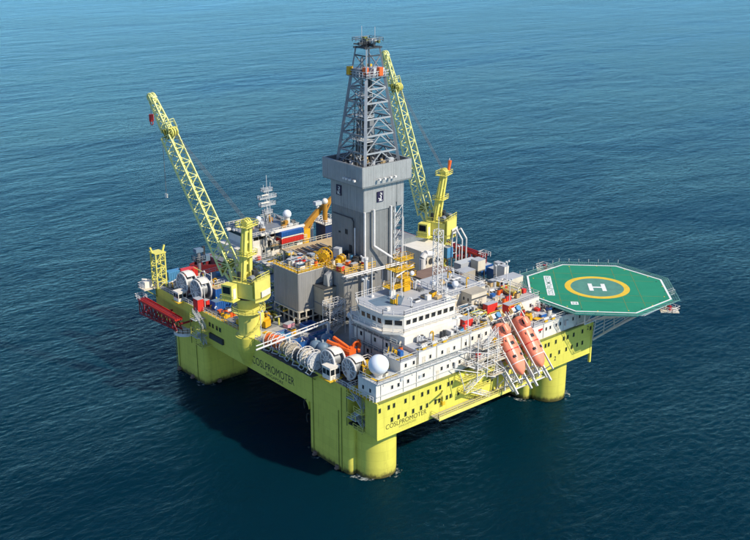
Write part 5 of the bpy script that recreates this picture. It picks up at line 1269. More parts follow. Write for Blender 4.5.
# exhaust / vent stacks near the wheelhouse corner
for k, (px, py) in enumerate(((353, 322), (366, 300))):
    q = at(px, py, 26); t = thing('ventilator', 'stubby grey mushroom ventilator between the grey module and the wheelhouse' if k == 0 else 'tall white exhaust stack rising beside the wheelhouse roof', 'ventilator', (q.x, q.y, ZD))
    MB().cyl(q.x, q.y, ZD, 27.5 if k == 0 else 36, .9 if k == 0 else .45, 16).build('duct', 'steel_pale' if k == 0 else 'pipe_white', t, smooth=True)
    if k == 0: MB().lathe((q.x, q.y, 27.3), [(1.3, 0), (1.4, .5), (.8, 1.1), (.1, 1.3)], 18).build('cowl', 'steel_pale', t, smooth=True)
    else: MB().cyl(q.x, q.y, 36, 36.5, .6, 14).build('cowl', 'pipe_white', t)
# red boxes on the accommodation deck
for px, py, s, lab in ((466, 326, (2.6, 1.6, 1.8), 'red locker on the deck beside the wheelhouse end'), (490, 312, (3.2, 1.4, 2.2), 'tall pinkish red locker against the beige deck house'), (508, 313, (2.0, 1.8, 2.2), 'red cabinet near the lifeboat platforms'),
                       (498, 319, (1.4, .8, .8), 'low red box on deck behind the lifeboat sterns')):
    q = at(px, py, 27.12); deck_box('fire_locker', lab, 'locker', (q.x, q.y, 27.12), s, 0, 'red')

# clutter on the far decks: generic skids, tanks, pipes; look-alikes carry a group
def skid(p, z, s, m, kind):
    zone = 'behind the drilling tower' if p[1] > 45 and p[0] > 26 else 'behind the grey module' if p[1] > 45 else 'on the lower accommodation roof' if z < 26 and z > 22 else 'on the deck by the deck house' if z > 26 else 'by the cargo baskets' if p[0] < 20 else 'between the tower and the helideck'
    what = ('boxed machinery unit', 'horizontal tank', 'row of upright bottles')[kind]
    lab = '%s in an open frame %s' % ((m.replace('_', ' ').replace('steel ', '').replace('pipe ', '') + ' ' + what), zone)
    t = thing('equipment_skid', lab, 'skid', (p[0], p[1], z), random.choice((0, 0, pi / 2)), 'equipment skids on deck')
    W = dict(world=False); x, y, h = s
    MB().box(-x / 2, x / 2, -y / 2, y / 2, 0, .2).build('bed', 'dark_steel', t, **W)
    b = MB()
    for a in (-1, 1):
        for c_ in (-1, 1): b.beam((a * x / 2, c_ * y / 2, .2), (a * x / 2, c_ * y / 2, h), .14)
        b.beam((a * x / 2, -y / 2, h), (a * x / 2, y / 2, h), .14).beam((-x / 2, a * y / 2, h), (x / 2, a * y / 2, h), .14)
        b.beam((-x / 2, a * y / 2, .3), (x / 2, a * y / 2, h), .09)
    b.build('frame', random.choice(['pipe_white', 'cream', 'steel_pale', 'crane_yellow']), t, **W)
    if kind == 0: MB().box(-x * .38, x * .3, -y * .36, y * .36, .2, h * .75).build('unit', m, t, **W)
    elif kind == 1: MB().tube((-x * .42, 0, h * .5), (x * .42, 0, h * .5), min(y, h) * .36, 16).build('vessel', m, t, smooth=True, **W)
    else:
        for k in range(3): MB().cyl(-x * .3 + k * x * .3, 0, .2, h * .85, y * .2, 12).build('bottle', m, t, smooth=True, **W)
    b = MB()
    for k in range(3): yy = -y * .4 + y * .4 * k; b.path([(-x / 2, yy, .5 + .3 * k), (x * .4, yy, .5 + .3 * k), (x * .4, yy, h * .9)], .08)
    b.build('piping', random.choice(['pipe_white', 'steel_grey', 'blue_pale', 'tan']), t, **W)
    return t
COLS = ['white', 'cream', 'white', 'steel_grey', 'beige', 'slate_blue', 'steel_pale', 'tan', 'pipe_white', 'dark_steel', 'white']
def scatter(x0, x1, y0, y1, n, z=ZD, avoid=(), hmax=2.6):
    placed = []
    for _ in range(n * 14):
        if len(placed) >= n: break
        s = (random.uniform(1.6, 4.2), random.uniform(1.2, 2.6), random.uniform(1.1, hmax)); x, y = random.uniform(x0, x1), random.uniform(y0, y1); r = max(s[0], s[1]) * .62
        if any(abs(x - a) < r + b_ and abs(y - c_) < r + b_ for a, c_, b_ in placed): continue
        if any(a0 - r < x < a1 + r and b0 - r < y < b1 + r for a0, a1, b0, b1 in avoid): continue
        placed.append((x, y, r)); skid((x, y), z + .03, s, random.choice(COLS), random.choice((0, 0, 1, 2)))
AV = [(-3, 5, 33, 42), (12, 30, 26, 44), (29, 43, 30, 44), (0, 7, 59, 72), (-1, 4, 76, 82), (3, 10, 48, 62), (62, 70, 40, 48), (5, 17, 74, 80)]
scatter(8, 34, 46, 78, 34, avoid=AV); scatter(36, 64, 46, 77, 30, avoid=AV, hmax=3.2); scatter(46, 66, 15, 43, 26, avoid=AV + [(58, 68, 20, 34)], hmax=3.4); scatter(5, 11, 13, 19, 3)
scatter(29.5, 36, -4.6, 4.6, 5, 27.12, hmax=1.4); scatter(49, 55, 1, 12, 4, 27.12, hmax=1.6); scatter(57, 66, -7, 1, 4, 24.14, hmax=1.2)
# raised far decks
t = thing('pipe_deck', 'raised brown-grey pipe deck behind the drilling tower with stacked drill pipes', 'deck', (50, 60, ZD))
MB().box(36.0, 58.0, 50.0, 74.0, 23.6, 24.0).build('floor', 'tan', t)
for x in (36.5, 43.5, 50.5, 57.5):
    for y in (50.5, 62, 73.5): MB().beam((x, y, ZD), (x, y, 23.6), .5).build('post', 'cream', t)
for k in range(22):
    MB().tube((37.5 + .42 * k, 51 + (k % 3), 24.25 + .28 * (k % 2)), (37.5 + .42 * k, 71 - (k % 4), 24.25 + .28 * (k % 2)), .16, 8).build('drill_pipe', ('steel_grey', 'brown_roof', 'dark_steel')[k % 3], t)
b = MB(); b.rail([(36, 50, 24), (58, 50, 24), (58, 74, 24), (36, 74, 24)], 1.2, 2, .05, True); b.build('railing', 'cream', t)
q = at(437, 274, 27.5)
t = thing('shaker_house', 'brown flat-roofed shed behind the lattice mast on the far deck', 'building', (q.x, q.y, ZD))
bx, by = q.x, q.y
MB().box(bx - 4.5, bx + 5, by - 3.2, by + 4.6, ZD, 27.2).build('wall', 'beige', t); MB().box(bx - 5, bx + 5.5, by - 3.7, by + 5.0, 27.2, 27.4).build('roof', 'brown_roof', t)
for k in range(6): MB().box(bx - 4.2 + 1.5 * k, bx - 3.2 + 1.5 * k, by - 3.3, by - 3.2, 23.2, 26.2).build('louvre', 'cream', t)
q = at(425, 245, 28.5)
t = thing('mud_house', 'white flat-roofed house below the wind-sock crane', 'building', (q.x, q.y, ZD))
bx, by = q.x, q.y
MB().box(bx - 4, bx + 4, by - 3, by + 4, ZD, 28.2).build('wall', 'cream', t); MB().box(bx - 4.3, bx + 4.3, by - 3.3, by + 4.3, 28.2, 28.4).build('roof', 'white', t)
MB().path([(bx - 5, by - 4.4, 24), (bx - 5, by - 4.4, 27), (bx - 4, by - 4.4, 28), (bx - 1.5, by - 4.4, 27.4)], .9, 12).build('duct', 'pipe_white', t)
for k in range(3): MB().tube((bx - 3 + 2.4 * k, by - 3.3, 25.0), (bx - 3 + 2.4 * k, by - 2.9, 25.0), .8, 16).build('fan', 'dark_steel', t)
for k, (px, py, s, m_, lab, nm, cat) in enumerate(((448, 257, (2.2, 2.0, 3.0), 'blue_pale', 'bright blue cabinet beside the white house below the wind-sock crane', 'cabinet', 'cabinet'), (461, 283, (7.0, 3.0, 3.2), 'beige', 'long beige unit behind the grey-roofed deck house', 'machinery_unit', 'unit'),
     (466, 268, (6.5, 2.6, 2.0), 'roof_grey', 'long grey ventilation unit on the far deck', 'ventilation_unit', 'unit'), (502, 262, (2.8, 2.6, 2.8), 'cream', 'cream cube-shaped locker behind the blue containers', 'locker', 'locker'),
     (509, 272, (1.6, 2.6, 3.4), 'white', 'slim white cabinet standing at the deck edge by the blue container', 'cabinet', 'cabinet'), (518, 268, (1.6, 2.6, 3.4), 'white', 'outermost slim white cabinet at the far deck edge', 'cabinet', 'cabinet'),
     (505, 291, (9.0, 3.4, 3.4), 'cream', 'long cream house next to the helideck stairs', 'machinery_unit', 'unit'), (477, 262, (1.4, 1.4, 1.6), 'red', 'red box next to the blue container on the far deck', 'equipment_box', 'box'))):
    z = 24.0 if py < 280 else 24.14
    q = at(px, py, z); q.x = min(q.x, 66.0 - .9 * (k % 2)); q.y -= 2.6 if 'outermost' in lab else 0; deck_box(nm, lab, cat, (q.x, q.y, z if py >= 280 and q.y < 12 else z), s, 0, m_)
    if not (q.y < 12): 
        pd = thing('support_stand', 'steel support stand under the ' + ' '.join(lab.split(' with')[0].split()[:10]), 'stand', (q.x, q.y, ZD), group='support stands')
        for a in (-1, 1):
            for c_ in (-1, 1): MB().beam((q.x + a * s[0] * .42, q.y + c_ * s[1] * .42, ZD), (q.x + a * s[0] * .42, q.y + c_ * s[1] * .42, z), .25).build('post', 'dark_steel', pd)
        MB().box(q.x - s[0] * .5, q.x + s[0] * .5, q.y - s[1] * .5, q.y + s[1] * .5, z - .16, z - .02).build('grating', 'steel_grey', pd)
# grey-blue stair deck with yellow steps by the helideck
t = thing('helideck_stairs', 'slate grey ramp deck with yellow edge leading to the helideck', 'ramp', (60, 9, 24))
q = at(519, 297, 24.2)
MB().boxc((q.x + 2, q.y + 1, 24.3), (6.5, 10.0, .2)).build('plating', 'slate_blue', t); MB().boxc((q.x - 1.6, q.y + 1, 24.42), (1.0, 10.0, .06)).build('walkway_line', 'safety_yellow', t)
b = MB(); b.rail([(q.x - 1.2, q.y - 4, 24.4), (q.x - 1.2, q.y + 6, 24.4)]); b.build('railing', 'pipe_white', t)
# white tubular A-frame on the far side
q = at(452, 243, 28); t = thing('goose_neck_frame', 'white bent tube frame next to the wind-sock crane', 'frame', (q.x, q.y, ZD))
for dx in (0, 1.6): MB().path([(q.x + dx, q.y, ZD), (q.x + dx, q.y, 31), (q.x + dx + .4, q.y - 1.2, 32), (q.x + dx + .6, q.y - 3.2, 29.6), (q.x + dx + .6, q.y - 3.2, ZD)], .2, 8).build('tube', 'pipe_white', t)
for z in (25, 28, 30.6): MB().tube((q.x, q.y, z), (q.x + 1.6, q.y, z), .14).build('cross_tube', 'pipe_white', t)
# grey mast far side of the winches and piping runs
q = at(192, 272, ZD); t = thing('light_mast', 'dark grey stubby light mast beyond the red container', 'mast', (q.x, q.y - 4, ZD)); x, y = q.x, q.y - 4
MB().cyl(x, y, ZD, 27, .5, 12).build('post', 'steel_grey', t); MB().box(x - 1.4, x + 1.4, y - 1.2, y + 1.2, 24.4, 24.6).build('platform', 'dark_steel', t); MB().boxc((x, y, 27.2), (2.2, 1.6, 1.0)).build('lamp_head', 'slate_blue', t)
b = MB(); b.rail([(x - 1.4, y - 1.2, 24.6), (x + 1.4, y - 1.2, 24.6), (x + 1.4, y + 1.2, 24.6), (x - 1.4, y + 1.2, 24.6)], 1.1, 1, .06, True); b.build('railing', 'steel_grey', t)
# ================================================================== SUPPLY VESSEL moored behind
VY, VX0, VX1 = 104.0, 24.0, 112.0
v = thing('supply_vessel', 'red-hulled offshore supply ship lying alongside behind the rig', 'ship', (60, VY, 0))
def vsec(x):
    u = (x - VX0) / (VX1 - VX0); w = 9.0 * min(1, (max(0, u) / .26) ** .62) if u < .26 else 9.0
    z = 11.5 - 2.5 * min(1, u / .3) if u < .42 else 6.0
    return max(.25, w), z
b = MB(); vs = []; fs = []; X = [VX0, VX0 + 1.5, VX0 + 4, VX0 + 8, VX0 + 13, VX0 + 18, VX0 + 24, VX0 + 36.9, VX0 + 37, VX0 + 55, VX1 - 4, VX1]
for x in X:
    w, z = vsec(x)
    for yy, zz in ((-w, z), (-w * .96, 3.0), (-w * .72, -3), (w * .72, -3), (w * .96, 3.0), (w, z)): vs.append((x + (0 if zz > 2 else (2.5 if x < VX0 + 10 else 0)), VY + yy, zz))
n = 6
for j in range(len(X) - 1):
    for k in range(n): fs.append((j * n + k, j * n + (k + 1) % n, (j + 1) * n + (k + 1) % n, (j + 1) * n + k))
fs += [tuple(range(n)), tuple(range((len(X) - 1) * n, len(X) * n))[::-1]]
b._add(vs, fs); fixn(b.build('hull', 'hull_red', v))
MB().box(VX0 + 37, VX1 - .5, VY - 8.6, VY + 8.6, 5.7, 6.06).build('cargo_deck', 'deck_grey', v)
for s in (-1, 1): MB().box(VX0 + 37, VX1 - 2, VY + s * 8.7 - .2, VY + s * 8.7 + .2, 6.0, 8.6).build('cargo_rail', 'deck_grey', v)
MB().box(34, 60.5, VY - 7.6, VY + 7.6, 9.0, 13.5).build('forecastle_house', 'steel_grey', v); MB().box(38, 60, VY - 7.0, VY + 7.0, 13.5, 17.0).build('forecastle_house', 'white', v)
MB().box(42, 58, VY - 6.6, VY + 6.6, 17.0, 19.4).build('bridge_house', 'white', v); MB().box(41.4, 58.6, VY - 7.4, VY + 7.4, 20.6, 20.9).build('bridge_roof', 'steel_grey', v)
MB().box(41.9, 58.1, VY - 6.7, VY + 6.7, 19.4, 20.6).build('bridge_window_band', 'glass', v)
for k in range(9):
    MB().box(42 + 2 * k - .12, 42 + 2 * k + .12, VY - 6.85, VY - 6.6, 19.4, 20.6).build('window_mullion', 'white', v)
for k in range(7): window(v, (39.5 + 3 * k, VY - 7.0, 15.6), .8, .9, 'y')
for k in range(8): window(v, (36 + 3 * k, VY - 7.6, 11.6), .7, .7, 'y')
for k in range(4): MB().ring((46 + 4 * k, VY - 9.0, 6.0), (0, 1, 0), .9, .3, 16, 6).build('tyre_fender', 'rubber', v)
fr = [(46, VY - 8.2, 17.2), (60, VY - 8.2, 17.2)]
MB().box(44, 60, VY - 8.4, VY - 7.6, 20.9, 21.5).build('roof_beam', 'white', v)
for xa, za, xb, zb in ((46, 17, 46, 21), (50.5, 17, 46.2, 21), (50.5, 17, 55, 21), (59.5, 17, 55, 21), (59.5, 17, 59.5, 21)): member('roof_strut', 'white', v, (xa, VY - 8, za), (xb, VY - 8, zb), .4)
MB().box(47, 60.5, VY - 8.6, VY + 6, 17.0, 17.2).build('bridge_wing', 'tan', v)
mx, my = 53.5, VY + 2.0
for a, c_ in ((-.8, -.8), (.8, -.8), (.8, .8), (-.8, .8)): member('mast_leg', 'steel_pale', v, (mx + a, my + c_, 20.9), (mx + a * .4, my + c_ * .4, 32), .22)
for z, w in ((24, 1.6), (26.5, 2.8), (28.8, 3.2), (31, 1.8)):
    MB().box(mx - w, mx + w, my - .7, my + .7, z, z + .2).build('mast_platform', 'steel_pale', v); b = MB(); b.rail([(mx - w, my - .7, z), (mx + w, my - .7, z), (mx + w, my + .7, z), (mx - w, my + .7, z)], 1.0, 1.0, .06, True); b.build('mast_railing', 'steel_pale', v)
    member('mast_brace', 'steel_pale', v, (mx - .6, my, z - 2.2), (mx + .6, my, z), .18)
for dz, L_ in ((27.8, 3.0), (30.2, 2.4)): member('radar_bar', 'white', v, (mx - L_ / 2 - 1.4, my - 1.0, dz), (mx + L_ / 2 - 1.4, my - 1.0, dz), .35)
for dx, h in ((0, 5), (-1.2, 2.2), (1.3, 2.6)): member('whip_antenna', 'steel_pale', v, (mx + dx, my, 31), (mx + dx, my, 31 + h), .12)
for x, y, z, r in ((49.4, VY + 1, 22.2, .9), (57.6, VY - 2.6, 22.6, 1.35)):
    o = MB().ball((x, y, z + r), r, 18).build('satellite_dome', 'radome', v, smooth=True); MB().cyl(x, y, 20.9, z + .2, r * .6, 12).build('dome_stand', 'white', o)
# bow red bulwark
for s in (-1, 1):
    MB()._add([(VX0 + 1, VY + s * .8, 10.8), (VX0 + 12, VY + s * 6.3, 10.6), (VX0 + 12, VY + s * 6.5, 13.6), (VX0 + .4, VY + s * .8, 14.2), (VX0 + 1, VY + s * .5, 10.8), (VX0 + 12, VY + s * 6.0, 10.6), (VX0 + 12, VY + s * 6.2, 13.6), (VX0 + .4, VY + s * .5, 14.2)], [(0, 1, 2, 3), (7, 6, 5, 4), (0, 4, 5, 1), (1, 5, 6, 2), (2, 6, 7, 3), (3, 7, 4, 0)]).build('bulwark', 'hull_red', v)
member('bow_mast', 'dark_steel', v, (VX0 + 5, VY, 10), (VX0 + 5, VY, 19), .7); MB().box(VX0 + 3.6, VX0 + 6.4, VY - 1.2, VY + 1.2, 14.5, 16.2).build('bow_mast_house', 'slate_blue', v)
# rescue craft / container stack on the ship
for z, m_, h in ((17.25, 'red', 1.6), (18.9, 'white', .5), (19.4, 'blue', 1.6)):
    o = container((54.5, VY - 8.2), 0, (8.0, 2.8, h), m_, 'flat %s cargo unit in the stack on the ship beneath the mast' % m_, z=z, group='cargo units stacked on the ship')
# ship crane
qs = at(304, 240, 13); sx, sy = qs.x, qs.y
t = thing('ship_crane', 'orange-brown knuckle-boom crane with white cab on the deck of the supply ship', 'crane', (sx, sy, 6))
fixn(MB().lathe((sx, sy, 0), [(2.0, 6.06), (1.8, 9), (1.6, 13.2), (2.0, 13.6)], 24).build('pedestal', 'machine_yellow', t, smooth=True))
MB().boxc((sx + .4, sy, 15.2), (2.4, 2.6, 3.2)).build('slew_tower', 'machine_yellow', t)
cb = MB().boxc((sx - 2.7, sy - .6, 15.8), (2.6, 2.2, 3.2)).build('cab', 'white', t); MB().boxc((sx - 2.5, sy - 1.73, 16.1), (1.7, .1, 1.3)).build('window', 'glass', cb)
MB().boxc((sx - 2.6, sy - .4, 18.1), (.8, .8, 1.4)).build('exhaust', 'white', t)
b0, b1 = Vector((sx - .4, sy, 16.6)), at(332, 198, 25.0)
b = MB(); b.beam(b0, b0.lerp(b1, .55) + Vector((0, 0, .6)), 1.1, 1.7); b.build('boom', 'orange_brown', t)
b = MB(); b.beam(b0.lerp(b1, .5) + Vector((0, 0, .7)), b1, .9, 1.2); b.build('boom', 'orange_brown', t)
MB().beam((sx + 1, sy, 14.6), b0.lerp(b1, .45), .45).build('luffing_cylinder', 'orange_brown', t)
MB().beam(b1 - Vector((0, 0, .2)), b0.lerp(b1, .78) - Vector((0, 0, 2.6)), .5).build('jib', 'orange_brown', t)
# dark blue module and stack on the ship, beside the tower
q = at(327, 240, 12); t = thing('ship_module', 'dark navy deck module with white platform on the supply ship beside the tower', 'module', (q.x, q.y, 6))
MB().boxc((q.x, q.y, 12.0), (5, 5, 12)).build('body', 'navy', t); MB().boxc((q.x, q.y, 18.2), (6, 6, .3)).build('platform', 'white', t)
b = MB(); b.rail([(q.x - 3, q.y - 3, 18.3), (q.x + 3, q.y - 3, 18.3), (q.x + 3, q.y + 3, 18.3), (q.x - 3, q.y + 3, 18.3)], 1.3, 1.2, .08, True); b.build('railing', 'pipe_white', t)
MB().cyl(q.x - .6, q.y, 18.3, 24.2, .8, 14).build('stack', 'orange_brown', t); MB().ball((q.x - .6, q.y, 25), 1.0, 14).build('lamp_head', 'white', t)
for k, (px, py, z, h) in enumerate(((318, 232, 6.1, 14), (312, 240, 6.1, 11))):
    q = at(px, py, 10); t = thing('ship_vent', 'white vent post standing on the supply ship deck' if k == 0 else 'pale vent post on the supply ship deck, shorter', 'vent', (q.x, q.y, z)); MB().cyl(q.x, q.y, z, z + h, .5, 12).build('post', 'pipe_white', t); MB().boxc((q.x, q.y, z + h), (2.6, 1.6, 1.2)).build('head', 'steel_pale', t)
for k in range(9):
    x = 66 + 4.6 * k + random.uniform(-.6, .6); y = VY + random.choice((-5.5, 5.2)) + random.uniform(-1, 1)
    m9 = random.choice(['steel_grey', 'tan', 'slate_blue', 'white', 'machine_yellow'])
    t = deck_box('cargo_crate', '%s cargo crate on the supply ship deck' % m9.replace('_', ' '), 'crate', (x, y, 6.06), (random.uniform(2, 3.6), random.uniform(1.8, 2.6), random.uniform(1.2, 2.6)), 0, m9, 'crates on the ship deck')
# ================================================================== SMALL DECK CLUTTER
def zone_of(p, z):
    if z > 33: return 'on the module roof' if p[0] < 29.5 and p[1] > 20 else 'on the wheelhouse roof'
    if z > 26: return 'on the deck by the deck house'
    if z > 22: return 'on the lower accommodation roof'
    if p[1] < 20 and p[0] < 12: return 'among the anchor winches'
    if p[0] < 12: return 'near the crane pedestal on the outer deck'
    if p[1] > 45: return 'on the far deck behind the tower'
    return 'on the crowded deck between tower and helideck'
_cm = {}
def shared(key, fn, m):
    k = (key, m)
    if k not in _cm:
        me = fn().mesh(key); me.materials.append(M[m]); _cm[k] = me
    return _cm[k]
def put(me, name, parent, loc=(0, 0, 0)):
    o = bpy.data.objects.new(name, me); COL.objects.link(o); o.parent = parent; o.location = loc; return o
def cname(m): return {'steel_pale': 'pale grey', 'steel_grey': 'grey', 'pipe_white': 'white', 'dark_steel': 'dark', 'machine_yellow': 'yellow', 'safety_yellow': 'amber', 'blue_pale': 'light blue', 'slate_blue': 'slate blue', 'crane_yellow': 'lime yellow'}.get(m, m)
def drum(x, y, z, m):
    lab = '%s steel drum standing %s' % (cname(m), zone_of((x, y), z)); t = thing('steel_drum', lab, 'drum', (x, y, z), random.uniform(0, 3), 'steel drums on deck')
    put(shared('shell', lambda: MB().lathe((0, 0, 0), [(.42, 0), (.42, .4), (.46, .43), (.42, .46), (.42, .85), (.46, .88), (.42, .91), (.42, 1.25)], 12), m), 'shell', t)
    put(shared('lid', lambda: MB().cyl(0, 0, 1.25, 1.3, .37, 12), 'dark_steel'), 'lid', t)
def pipe_run(x, y, z, L_, rz, m, n):
    lab = '%s bundle of %d pipes %s' % (cname(m), n, zone_of((x, y), z)); t = thing('pipe_run', lab, 'pipes', (x, y, z), rz, 'pipe bundles on deck')
    for k in range(n): MB().tube((-L_ / 2, .34 * k, .45), (L_ / 2, .34 * k, .45), .12, 7).build('pipe', m, t, world=False)
    for s in (-.4, 0, .4): MB().box(L_ * s - .08, L_ * s + .08, -.2, .34 * n, 0, .34).build('support', 'steel_grey', t, world=False)
def vent(x, y, z, h, m):
    lab = '%s gooseneck vent pipe %s' % (cname(m), zone_of((x, y), z)); t = thing('gooseneck_vent', lab, 'vent', (x, y, z), random.uniform(0, 6), 'gooseneck vents')
    MB().path([(0, 0, 0), (0, 0, h), (.25, 0, h + .3), (.6, 0, h + .25), (.75, 0, h - .1)], .16, 7).build('pipe', m, t, world=False); MB().cyl(0, 0, 0, .12, .3, 10).build('flange', 'dark_steel', t, world=False)
def crate(x, y, z, m):
    lab = 'small %s crate %s' % (cname(m), zone_of((x, y), z)); s = (random.uniform(.8, 1.8), random.uniform(.7, 1.2), random.uniform(.5, 1.3)); t = thing('small_crate', lab, 'crate', (x, y, z), random.choice((0, 0, .2, pi / 2)), 'small crates on deck')
    MB().box(-s[0] / 2, s[0] / 2, -s[1] / 2, s[1] / 2, .1, s[2]).build('body', m, t, world=False); MB().box(-s[0] / 2 - .03, s[0] / 2 + .03, -s[1] / 2 - .03, s[1] / 2 + .03, s[2], s[2] + .05).build('lid', random.choice(['steel_pale', 'dark_steel', m]), t, world=False)
    for q in (-1, 1): MB().box(q * s[0] * .36 - .07, q * s[0] * .36 + .07, -s[1] / 2, s[1] / 2, 0, .1).build('runner', 'dark_steel', t, world=False)
def lamp_post(x, y, z, h):
    lab = 'slim floodlight post %s' % zone_of((x, y), z); t = thing('floodlight_post', lab, 'light', (x, y, z), 0, 'floodlight posts')
    MB().cyl(0, 0, 0, h, .1, 8).build('post', 'pipe_white', t, world=False); MB().box(-.6, .6, -.06, .06, h, h + .1).build('arm', 'pipe_white', t, world=False)
    for s in (-.45, .45): MB().box(s - .2, s + .2, -.25, .1, h + .1, h + .42).build('lamp', 'steel_pale', t, world=False)
PAL = ['blue', 'red', 'machine_yellow', 'pipe_white', 'steel_grey', 'dark_steel', 'orange', 'blue_pale', 'white', 'tan', 'cream', 'steel_pale', 'safety_yellow']
AV5 = [(12, 30, 26, 44), (29, 43, 30, 44), (-3, 4, 33, 42), (0, 6.6, 59, 72), (62, 70, 40, 48)]
random.seed(21)
def free(x, y): return not any(a - .4 < x < b_ + .4 and c_ - .4 < y < d_ + .4 for a, b_, c_, d_ in AV5)
def spray(x0, x1, y0, y1, z, nd, np_, nv, nc):
    def rp():
        for _ in range(40):
            x, y = random.uniform(x0, x1), random.uniform(y0, y1)
            if z > 22 or free(x, y): return x, y
        return x, y
    for _ in range(nd):
        x, y = rp(); m = random.choice(PAL)
        for k in range(random.randint(1, 3)): drum(x + .95 * k, y + random.uniform(-.2, .2), z, m)
    for _ in range(np_): x, y = rp(); pipe_run(x, y, z, random.uniform(3, 7) if z < 22 else random.uniform(2, 3.6), random.choice((0, pi / 2)), random.choice(['pipe_white', 'steel_grey', 'cream', 'steel_pale', 'machine_yellow', 'dark_steel']), random.randint(2, 4))
    for _ in range(nv): x, y = rp(); vent(x, y, z, random.uniform(.8, 2.2), random.choice(['pipe_white', 'steel_pale', 'cream', 'machine_yellow']))
    for _ in range(nc): x, y = rp(); crate(x, y, z, random.choice(PAL))
spray(7, 33, 46, 78, ZD + .03, 8, 14, 12, 22); spray(36, 64, 46, 77, ZD + .03, 4, 10, 12, 12); spray(45, 66, 15, 44, ZD + .03, 6, 12, 18, 22)
spray(1.5, 9, 41, 58, ZD + .03, 5, 5, 5, 9); spray(6.5, 11.2, 1, 18, ZD + .03, 5, 4, 6, 9); spray(5, 11, 20, 32, ZD + .065, 3, 1, 2, 5)
spray(28, 33.5, -5.6, 4, 27.12, 3, 3, 6, 6); spray(36, 55, .4, 2.2, 27.12, 4, 3, 6, 6); spray(46, 55, 3, 12, 27.12, 3, 3, 5, 6); spray(13.5, 26.5, -6.2, -4.2, 27.62, 2, 2, 4, 4); spray(8, 11, -5.5, -3.2, 26.72, 1, 0, 2, 3)
spray(48, 56, -7.4, -2.2, 24.14, 3, 2, 4, 5); spray(14, 19.5, 35, 43, 33.15, 5, 2, 3, 9); spray(21, 28.6, 28, 42, 33.1, 6, 4, 4, 10); spray(14, 26.5, 1, 11, 33.25, 0, 1, 5, 5); spray(31, 44.5, 7, 17, 30.35, 0, 2, 6, 4)
spray(2, 6, -6.8, -3.2, 24.14, 1, 0, 2, 2); spray(7.2, 12, 56, 79, ZD + .03, 5, 5, 8, 10); spray(1.4, 2.6, 42.5, 57, ZD + .07, 2, 1, 4, 5); spray(2.5, 7, 73, 79, ZD + .03, 2, 2, 4, 6); spray(6.9, 9.6, 4, 14, ZD + .03, 3, 2, 5, 6)
for x, y, z, h in ((0.5, 32.2, ZD, 7), (9, 45, ZD, 9), (20, 50, ZD, 9), (46, 20, ZD, 10), (60, 16, ZD, 9), (64, 33, ZD, 9), (28, -5.8, 27.12, 5), (46, -1.2, 27.12, 6), (55, 8, 27.12, 6), (14, 12, 33.24, 4), (27, 0, 33.24, 4), (1.2, 57.4, ZD, 6)): lamp_post(x, y, z, h)
# life-raft canisters in cradles along the accommodation rail
for k, x in enumerate((13.5, 16.4, 19.3, 29.0, 31.4, 50.5, 53.0)):
    t = thing('life_raft', 'white life-raft canister in a cradle along the accommodation rail', 'life raft', (x, -8.3, 24.14), group='life rafts along the accommodation rail')
    if x < 28: t.location.z = 27.62; t.location.y = -7.45
    put(shared('canister', lambda: MB().tube((-.75, 0, .75), (.75, 0, .75), .36, 14), 'pipe_white'), 'canister', t); put(shared('cradle', lambda: MB().box(-.5, .5, -.35, .35, 0, .42), 'safety_yellow'), 'cradle', t)
    for s in (-.35, .35): put(shared('strap', lambda: MB().ring((0, 0, .75), (1, 0, 0), .37, .03, 14, 4), 'dark_steel'), 'strap', t, (s, 0, 0))
# service pipes, doors, lamps and boxes on the accommodation walls
for x in (1.4, 7.4, 11.0, 15.8, 24.8, 28.8, 33.0, 50.1, 57.2, 62.0): MB().tube((x, -8.25, 20.3), (x, -8.25, 23.9), .07, 6).build('drain_pipe', 'pipe_white', acc)
for x in (11.4, 17.0, 24.2, 26.6): MB().tube((x, -7.8, 24.2), (x, -7.8, 27.4), .07, 6).build('drain_pipe', 'cream', acc)
for x, y, z in ((30.0, -8.15, 20.1), (17.0, -8.15, 20.1), (25.4, -8.15, 20.1), (55.2, -8.15, 20.1), (13.4, -7.7, 24.2), (20.4, -7.7, 24.2)):
    d_ = MB().box(x - .42, x + .42, y - .06, y, z, z + 1.95).build('door', 'cream', acc); MB().box(x + .25, x + .33, y - .1, y - .06, z + .9, z + 1.05).build('handle', 'dark_steel', d_)
for x in (2.2, 9.9, 14.9, 20.7, 27.0, 31.6, 53.6, 59.4, 64.0): MB().box(x - .18, x + .18, -8.32, -8.15, 23.2, 23.45).build('wall_lamp', 'pipe_white', acc)
for x, z in ((6.9, 22.9), (12.0, 22.0), (26.4, 22.3), (30.2, 22.6)): MB().box(x - .35, x + .35, -8.4, -8.15, z, z + .6).build('vent_box', 'steel_pale', acc)
MB().box(0.6, 33.8, -8.28, -8.16, 23.62, 23.74).build('cable_tray', 'steel_grey', acc)
MB().box(12.2, 26.9, -7.83, -7.71, 24.35, 24.47).build('cable_tray', 'steel_grey', acc)
for y in (1.0, 3.4, 7.2, 9.6, 12.0): MB().tube((11.9, y, 20.1), (11.9, y, 27.4), .09, 6).build('drain_pipe', 'steel_grey', acc)
MB().box(11.8, 12.0, 0.5, 12.5, 24.0, 24.2).build('cable_tray', 'steel_grey', acc)
for z in (24.0, 27.4): MB().box(10.9, 12.0, -2.2, 12.8, z, z + .1).build('side_gallery', 'steel_grey', acc); MB().rail([(10.9, -2.2, z + .1), (10.9, 12.8, z + .1)]).build('gallery_railing', 'rail_grey', acc)
